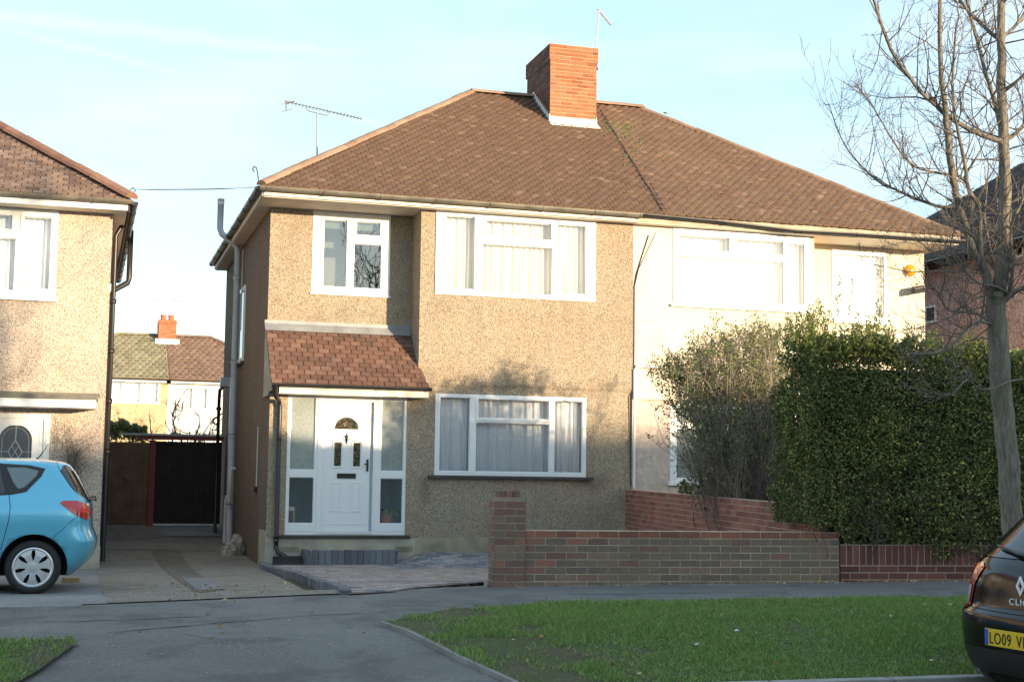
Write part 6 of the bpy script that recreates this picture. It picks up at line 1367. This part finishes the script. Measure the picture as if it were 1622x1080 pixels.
    def line(pts, view, r, mat, name, off=.0015):
        g = MB(); Q = []
        for (a, b), (c, d) in zip(pts, pts[1:]):
            for k in range(6): Q.append((lerp(a, c, k/6), lerp(b, d, k/6)))
        Q.append(pts[-1]); P_ = []
        for a, b in Q:
            h = bvh.ray_cast(Vector((a, -3, b)), Vector((0, 1, 0)))[0] if view == 'side' else bvh.ray_cast(Vector((3, a, b)), Vector((-1, 0, 0)))[0]
            if h is not None: P_.append(h)
        if len(P_) > 1: g.tube(P_, r, 5)
        o_ = g.build(name, mat); o_.parent = t; return o_
    return t, body, bvh, patch, line
def wheel(t, x, y, r, rim_r, sgn, nsp=7):
    c = Vector((x, y, r)); prof = [(rim_r, .0), (rim_r+.012, .012), (r-.04, .014), (r-.008, -.008), (r, -.04), (r, -.16), (r-.01, -.19), (rim_r, -.2)]
    def lathe(g, prof, n=48):
        vs = []; m_ = len(prof)
        for k in range(n):
            a = 2*math.pi*k/n
            for rr, d in prof: vs.append((c.x+math.cos(a)*rr, c.y+sgn*d, c.z+math.sin(a)*rr))
        g.add(vs, [(k*m_+j, ((k+1) % n)*m_+j, ((k+1) % n)*m_+j+1, k*m_+j+1) for k in range(n) for j in range(m_-1)])
    w = bpy.data.objects.new('wheel', None); COL.objects.link(w); w.parent = t; w.location = c
    me_fix = lambda o: (o.data.transform(Matrix.Translation(-c)), setattr(o, 'parent', w))
    g = MB(); lathe(g, prof); o = g.build('tyre', M['rubber'], None, smooth=True); me_fix(o)
    g = MB(); lathe(g, [(rim_r+.002, .004), (rim_r-.012, .008), (rim_r-.03, -.004), (rim_r-.034, -.03)])
    for k in range(nsp):
        a = 2*math.pi*(k+.5)/nsp+math.pi/2; u = Vector((math.cos(a), 0, math.sin(a))); v = Vector((-math.sin(a), 0, math.cos(a)))
        pts = [(.03, -.042, .0), (.085, -.031, .004), (.14, -.042, .004), (rim_r-.02, -.082, -.002)]
        A = [c+u*p+v*q+Vector((0, sgn*d, 0)) for p, q, d in pts]; B = [c+u*p-v*q+Vector((0, sgn*d, 0)) for p, q, d in pts]
        A2 = [p-Vector((0, sgn*.02, 0)) for p in A]; B2 = [p-Vector((0, sgn*.02, 0)) for p in B]
        g.add(A+B+A2+B2, [(i, i+1, 5+i, 4+i) for i in range(3)]+[(i, 8+i, 9+i, i+1) for i in range(3)]+[(4+i, 5+i, 13+i, 12+i) for i in range(3)])
    lathe(g, [(.001, .012), (.03, .012), (.036, .006), (.07, .004), (.075, -.01)], 28)
    o = g.build('rim', M['alum'], None, smooth=False); me_fix(o)
    g = MB(); g.cyl((c.x, c.y-sgn*.06, c.z), (0, -sgn, 0), rim_r-.01, .02, 32); o = g.build('backing_disc', M['under'], None); me_fix(o)  # near-black backing added so the gaps between spokes read dark
    return w
# ---- blue hatchback: local origin under the rear wheel centre, +x = rear
BP = on(50, 941.5); BP.y += .0
bsl = [(.20, -3.36, .44, .80), (.30, -3.50, .56, .86), (.42, -3.56, .655, .885), (.56, -3.58, .70, .90), (.62, -3.57, .695, .905), (.75, -3.54, .645, .91), (.86, -3.42, .635, .91), (.95, -3.2, .632, .90), (1.0, -2.98, .628, .885), (1.05, -2.72, .612, .865), (1.15, -2.42, .555, .83), (1.25, -2.2, .50, .785), (1.35, -1.98, .44, .735), (1.42, -1.80, .395, .70), (1.47, -1.6, .355, .655), (1.50, -1.38, .30, .60), (1.525, -1.1, .16, .5), (1.54, -.9, .0, .38)]
bc_, bbody, bbvh, bpatch, bline = car('parked_car', (BP.x, BP.y+.86, BP.z), 0, 'metallic light blue hatchback parked side-on before the left house', M['blue'], bsl, .42, .8, 3.2, 2.6, (0, -2.64), .305, .372)
L = lambda u, v: ((u-200)*.00184, .30+(850-v)*.00184)
bpatch([L(-1100, 228), L(-700, 222), L(-300, 220), L(-20, 214), L(150, 222), L(246, 242), L(226, 290), L(140, 388), L(60, 405), L(-40, 412), L(-700, 445), L(-1180, 450), L(-1300, 420)], 'side', M['trim'], 'window_surround', .003)
q_ = bpatch([L(18, 240), L(120, 238), L(206, 256), L(196, 288), L(128, 360), L(92, 370), L(62, 330)], 'side', plain('daylit_car_glass', (.16, .20, .21), .05), 'quarter_window', .006)  # brightness showing through the car put into the glass colour
bpatch([L(-20, 238), L(-330, 240), L(-330, 415), L(0, 402), L(20, 390), L(0, 330)], 'side', M['carglass'], 'rear_side_window', .006)
bpatch([L(-360, 240), L(-760, 246), L(-1080, 400), L(-1080, 430), L(-360, 418)], 'side', M['carglass'], 'front_side_window', .006)
bpatch([L(334, 256), L(350, 222), L(362, 216), L(450, 300), L(500, 380), L(536, 436), L(470, 402), L(420, 372)], 'side', M['carglass'], 'rear_glass_side', .005)
bpatch([(-.60, 1.06), (-.66, 1.12), (-.58, 1.40), (.58, 1.40), (.66, 1.12), (.60, 1.06)], 'rear', M['carglass'], 'rear_window', .006)
for mr_ in (False, True):
    o = bpatch([L(342, 452), L(362, 440), L(440, 440), L(500, 458), L(522, 478), L(534, 512), L(522, 556), L(500, 556), L(450, 532), L(400, 500)], 'side', M['lampR'], 'tail_lamp', .008, .02, mirror=mr_)
o2 = bpatch([L(430, 476), L(500, 484), L(524, 505), L(500, 520), L(460, 505)], 'side', plain('red_reflector', (.75, .05, .03), .2), 'tail_lamp_reflector', .012, .02, parent=None)
bline([L(-20, 210), L(0, 330), L(40, 400), L(54, 480), L(48, 560), L(10, 740)], 'side', .004, M['under'], 'door_gap')
bline([L(312, 664), L(440, 540)], 'side', .003, M['under'], 'bumper_gap'); bline([L(312, 196), L(318, 222), L(332, 252), L(400, 350), L(440, 395), L(536, 445)], 'side', .003, M['under'], 'tailgate_gap')
bline([L(-1500, 720), L(-600, 735), L(-10, 742)], 'side', .006, M['under'], 'sill_line')
bline([L(-1100, 250), L(-1150, 450), L(-1130, 640), L(-1080, 720)], 'side', .004, M['under'], 'door_gap')
g = MB(); g.tube([(-.06, -.2, 1.52), (.0, -.2, 1.56), (.10, -.2, 1.72)], [.012, .008, .003], 6); o = g.build('roof_aerial', M['black']); o.parent = bc_
g = MB(); g.box(.40, .66, -.6, .6, 1.06, 1.075); g.tube([(.60, -.1, 1.09), (.655, -.1, 1.10), (.665, -.1, 1.04)], .012, 6); o = g.build('rear_wiper', M['black']); o.parent = bc_
for wx in (0, -2.64):
    for sg in (-1, 1): wheel(bc_, wx, sg*.865, .305, .222, sg)
# ---- black hatchback (rear corner): local +x = rear, origin on the road under the number plate
CP = atY(1611, 1013, -14.50); hz = math.radians(180+3)
csl = [(.12, -3.75, -.16, .70), (.20, -3.9, -.04, .78), (.33, -3.98, .02, .83), (.48, -4.0, .045, .85), (.58, -4.0, .045, .855), (.635, -4.0, .03, .855), (.66, -3.99, -.015, .85), (.72, -3.97, -.03, .855), (.85, -3.85, -.05, .855), (.95, -3.5, -.09, .84), (1.02, -3.2, -.15, .81), (1.12, -2.85, -.25, .765), (1.25, -2.6, -.38, .705), (1.37, -2.35, -.50, .65), (1.43, -2.15, -.58, .60), (1.465, -1.95, -.75, .52), (1.485, -1.7, -1.0, .40)]
cc_, cbody, cbvh, cpatch, cline = car('parked_car', (CP.x+.03, -14.46, -.085), hz, 'black hatchback cut off by the right edge, with a yellow rear number plate', M['blackp'], csl, .50, .8, 2.7, 2.4, (-.68, -3.27), .30, .365)
cpatch([(-.66, 1.0), (-.68, 1.06), (-.57, 1.36), (.57, 1.36), (.68, 1.06), (.66, 1.0)], 'rear', M['carglass'], 'rear_window', .006)
for mr_ in (False, True):
    cpatch([(-.842, .64), (-.852, .80), (-.82, .86), (-.70, .93), (-.52, .965), (-.46, .93), (-.51, .87), (-.555, .81), (-.58, .74), (-.61, .64)], 'rear', M['lampR'], 'tail_lamp', .008, .015, mirror=mr_)
    cpatch([(-.835, .67), (-.84, .80), (-.78, .82), (-.60, .80), (-.61, .74), (-.63, .67)], 'rear', M['lampC'], 'reversing_lamp', .014, .015, mirror=mr_)
cpatch([(-.80, .24), (-.80, .40), (.80, .40), (.80, .24)], 'rear', M['trim'], 'lower_bumper', .004)
cline([(-.74, .66), (-.70, .655), (0, .645), (.70, .655), (.74, .66)], 'rear', .005, M['under'], 'tailgate_gap'); cline([(-.60, .99), (-.70, .86), (-.735, .66)], 'rear', .003, M['under'], 'tailgate_gap')
g = MB(); g.box(.045, .056, -.26, .26, .425, .537); pl = g.build('number_plate', M['plate'], None, bevel=.003); pl.parent = cc_
g = MB(); g.box(.0562, .0575, -.258, -.222, .428, .534); o = g.build('blue_strip', M['plateB']); o.parent = pl
def text(s, size, mat, parent, loc, ext=.002, xs=1., font_off=0., name='lettering', sp=1.):
    cu = bpy.data.curves.new('t', 'FONT'); cu.body = s; cu.size = size; cu.extrude = ext; cu.offset = font_off; cu.space_character = sp; cu.align_x = 'LEFT'
    o = bpy.data.objects.new('t', cu); COL.objects.link(o); me = bpy.data.meshes.new_from_object(o.evaluated_get(bpy.context.evaluated_depsgraph_get())); bpy.data.objects.remove(o)
    me.transform(Matrix(((0, 0, 1, loc[0]), (xs, 0, 0, loc[1]), (0, 1, 0, loc[2]), (0, 0, 0, 1)))); me.name = name
    o = bpy.data.objects.new(name, me); COL.objects.link(o); me.materials.append(mat); o.parent = parent; return o
for s_, oy in (('LO09', -.212), ('VK', .062)): text(s_, .108, M['letter'], pl, (.0585, oy, .442), .001, .82, 0., sp=1.14)
hx_ = cbvh.ray_cast(Vector((3, 0, .715)), Vector((-1, 0, 0)))[0].x
text('CLIO', .060, M['chrome'], cc_, (hx_+.003, -.105, .705), .003, 1.35, 0., 'wordmark', 1.15)
hx_ = cbvh.ray_cast(Vector((3, 0, .84)), Vector((-1, 0, 0)))[0].x
g = MB(); oo = [(0, .068), (.043, 0), (0, -.068), (-.043, 0)]; ii = [(0, .036), (.019, 0), (0, -.036), (-.019, 0)]
for k in range(4):
    a, b, c, d = oo[k], oo[(k+1) % 4], ii[(k+1) % 4], ii[k]; g.prism([(hx_+.004, p[0], .83+p[1]) for p in (a, b, c, d)], (.012, 0, 0))
o = g.build('diamond_badge', M['chrome'], None, bevel=.002); o.parent = cc_
g = MB(); hz_ = cbvh.ray_cast(Vector((3, 0, 1.03)), Vector((-1, 0, 0)))[0].x; g.tube([(hz_+.03, 0, 1.02), (hz_+.035, -.10, 1.035), (hz_-.02, -.36, 1.075), (hz_-.05, -.44, 1.085)], [.02, .016, .010, .006], 6); o = g.build('rear_wiper', M['black']); o.parent = cc_
for wx in (-.68, -3.27):
    for sg in (-1, 1): wheel(cc_, wx, sg*.785, .30, .205, sg)
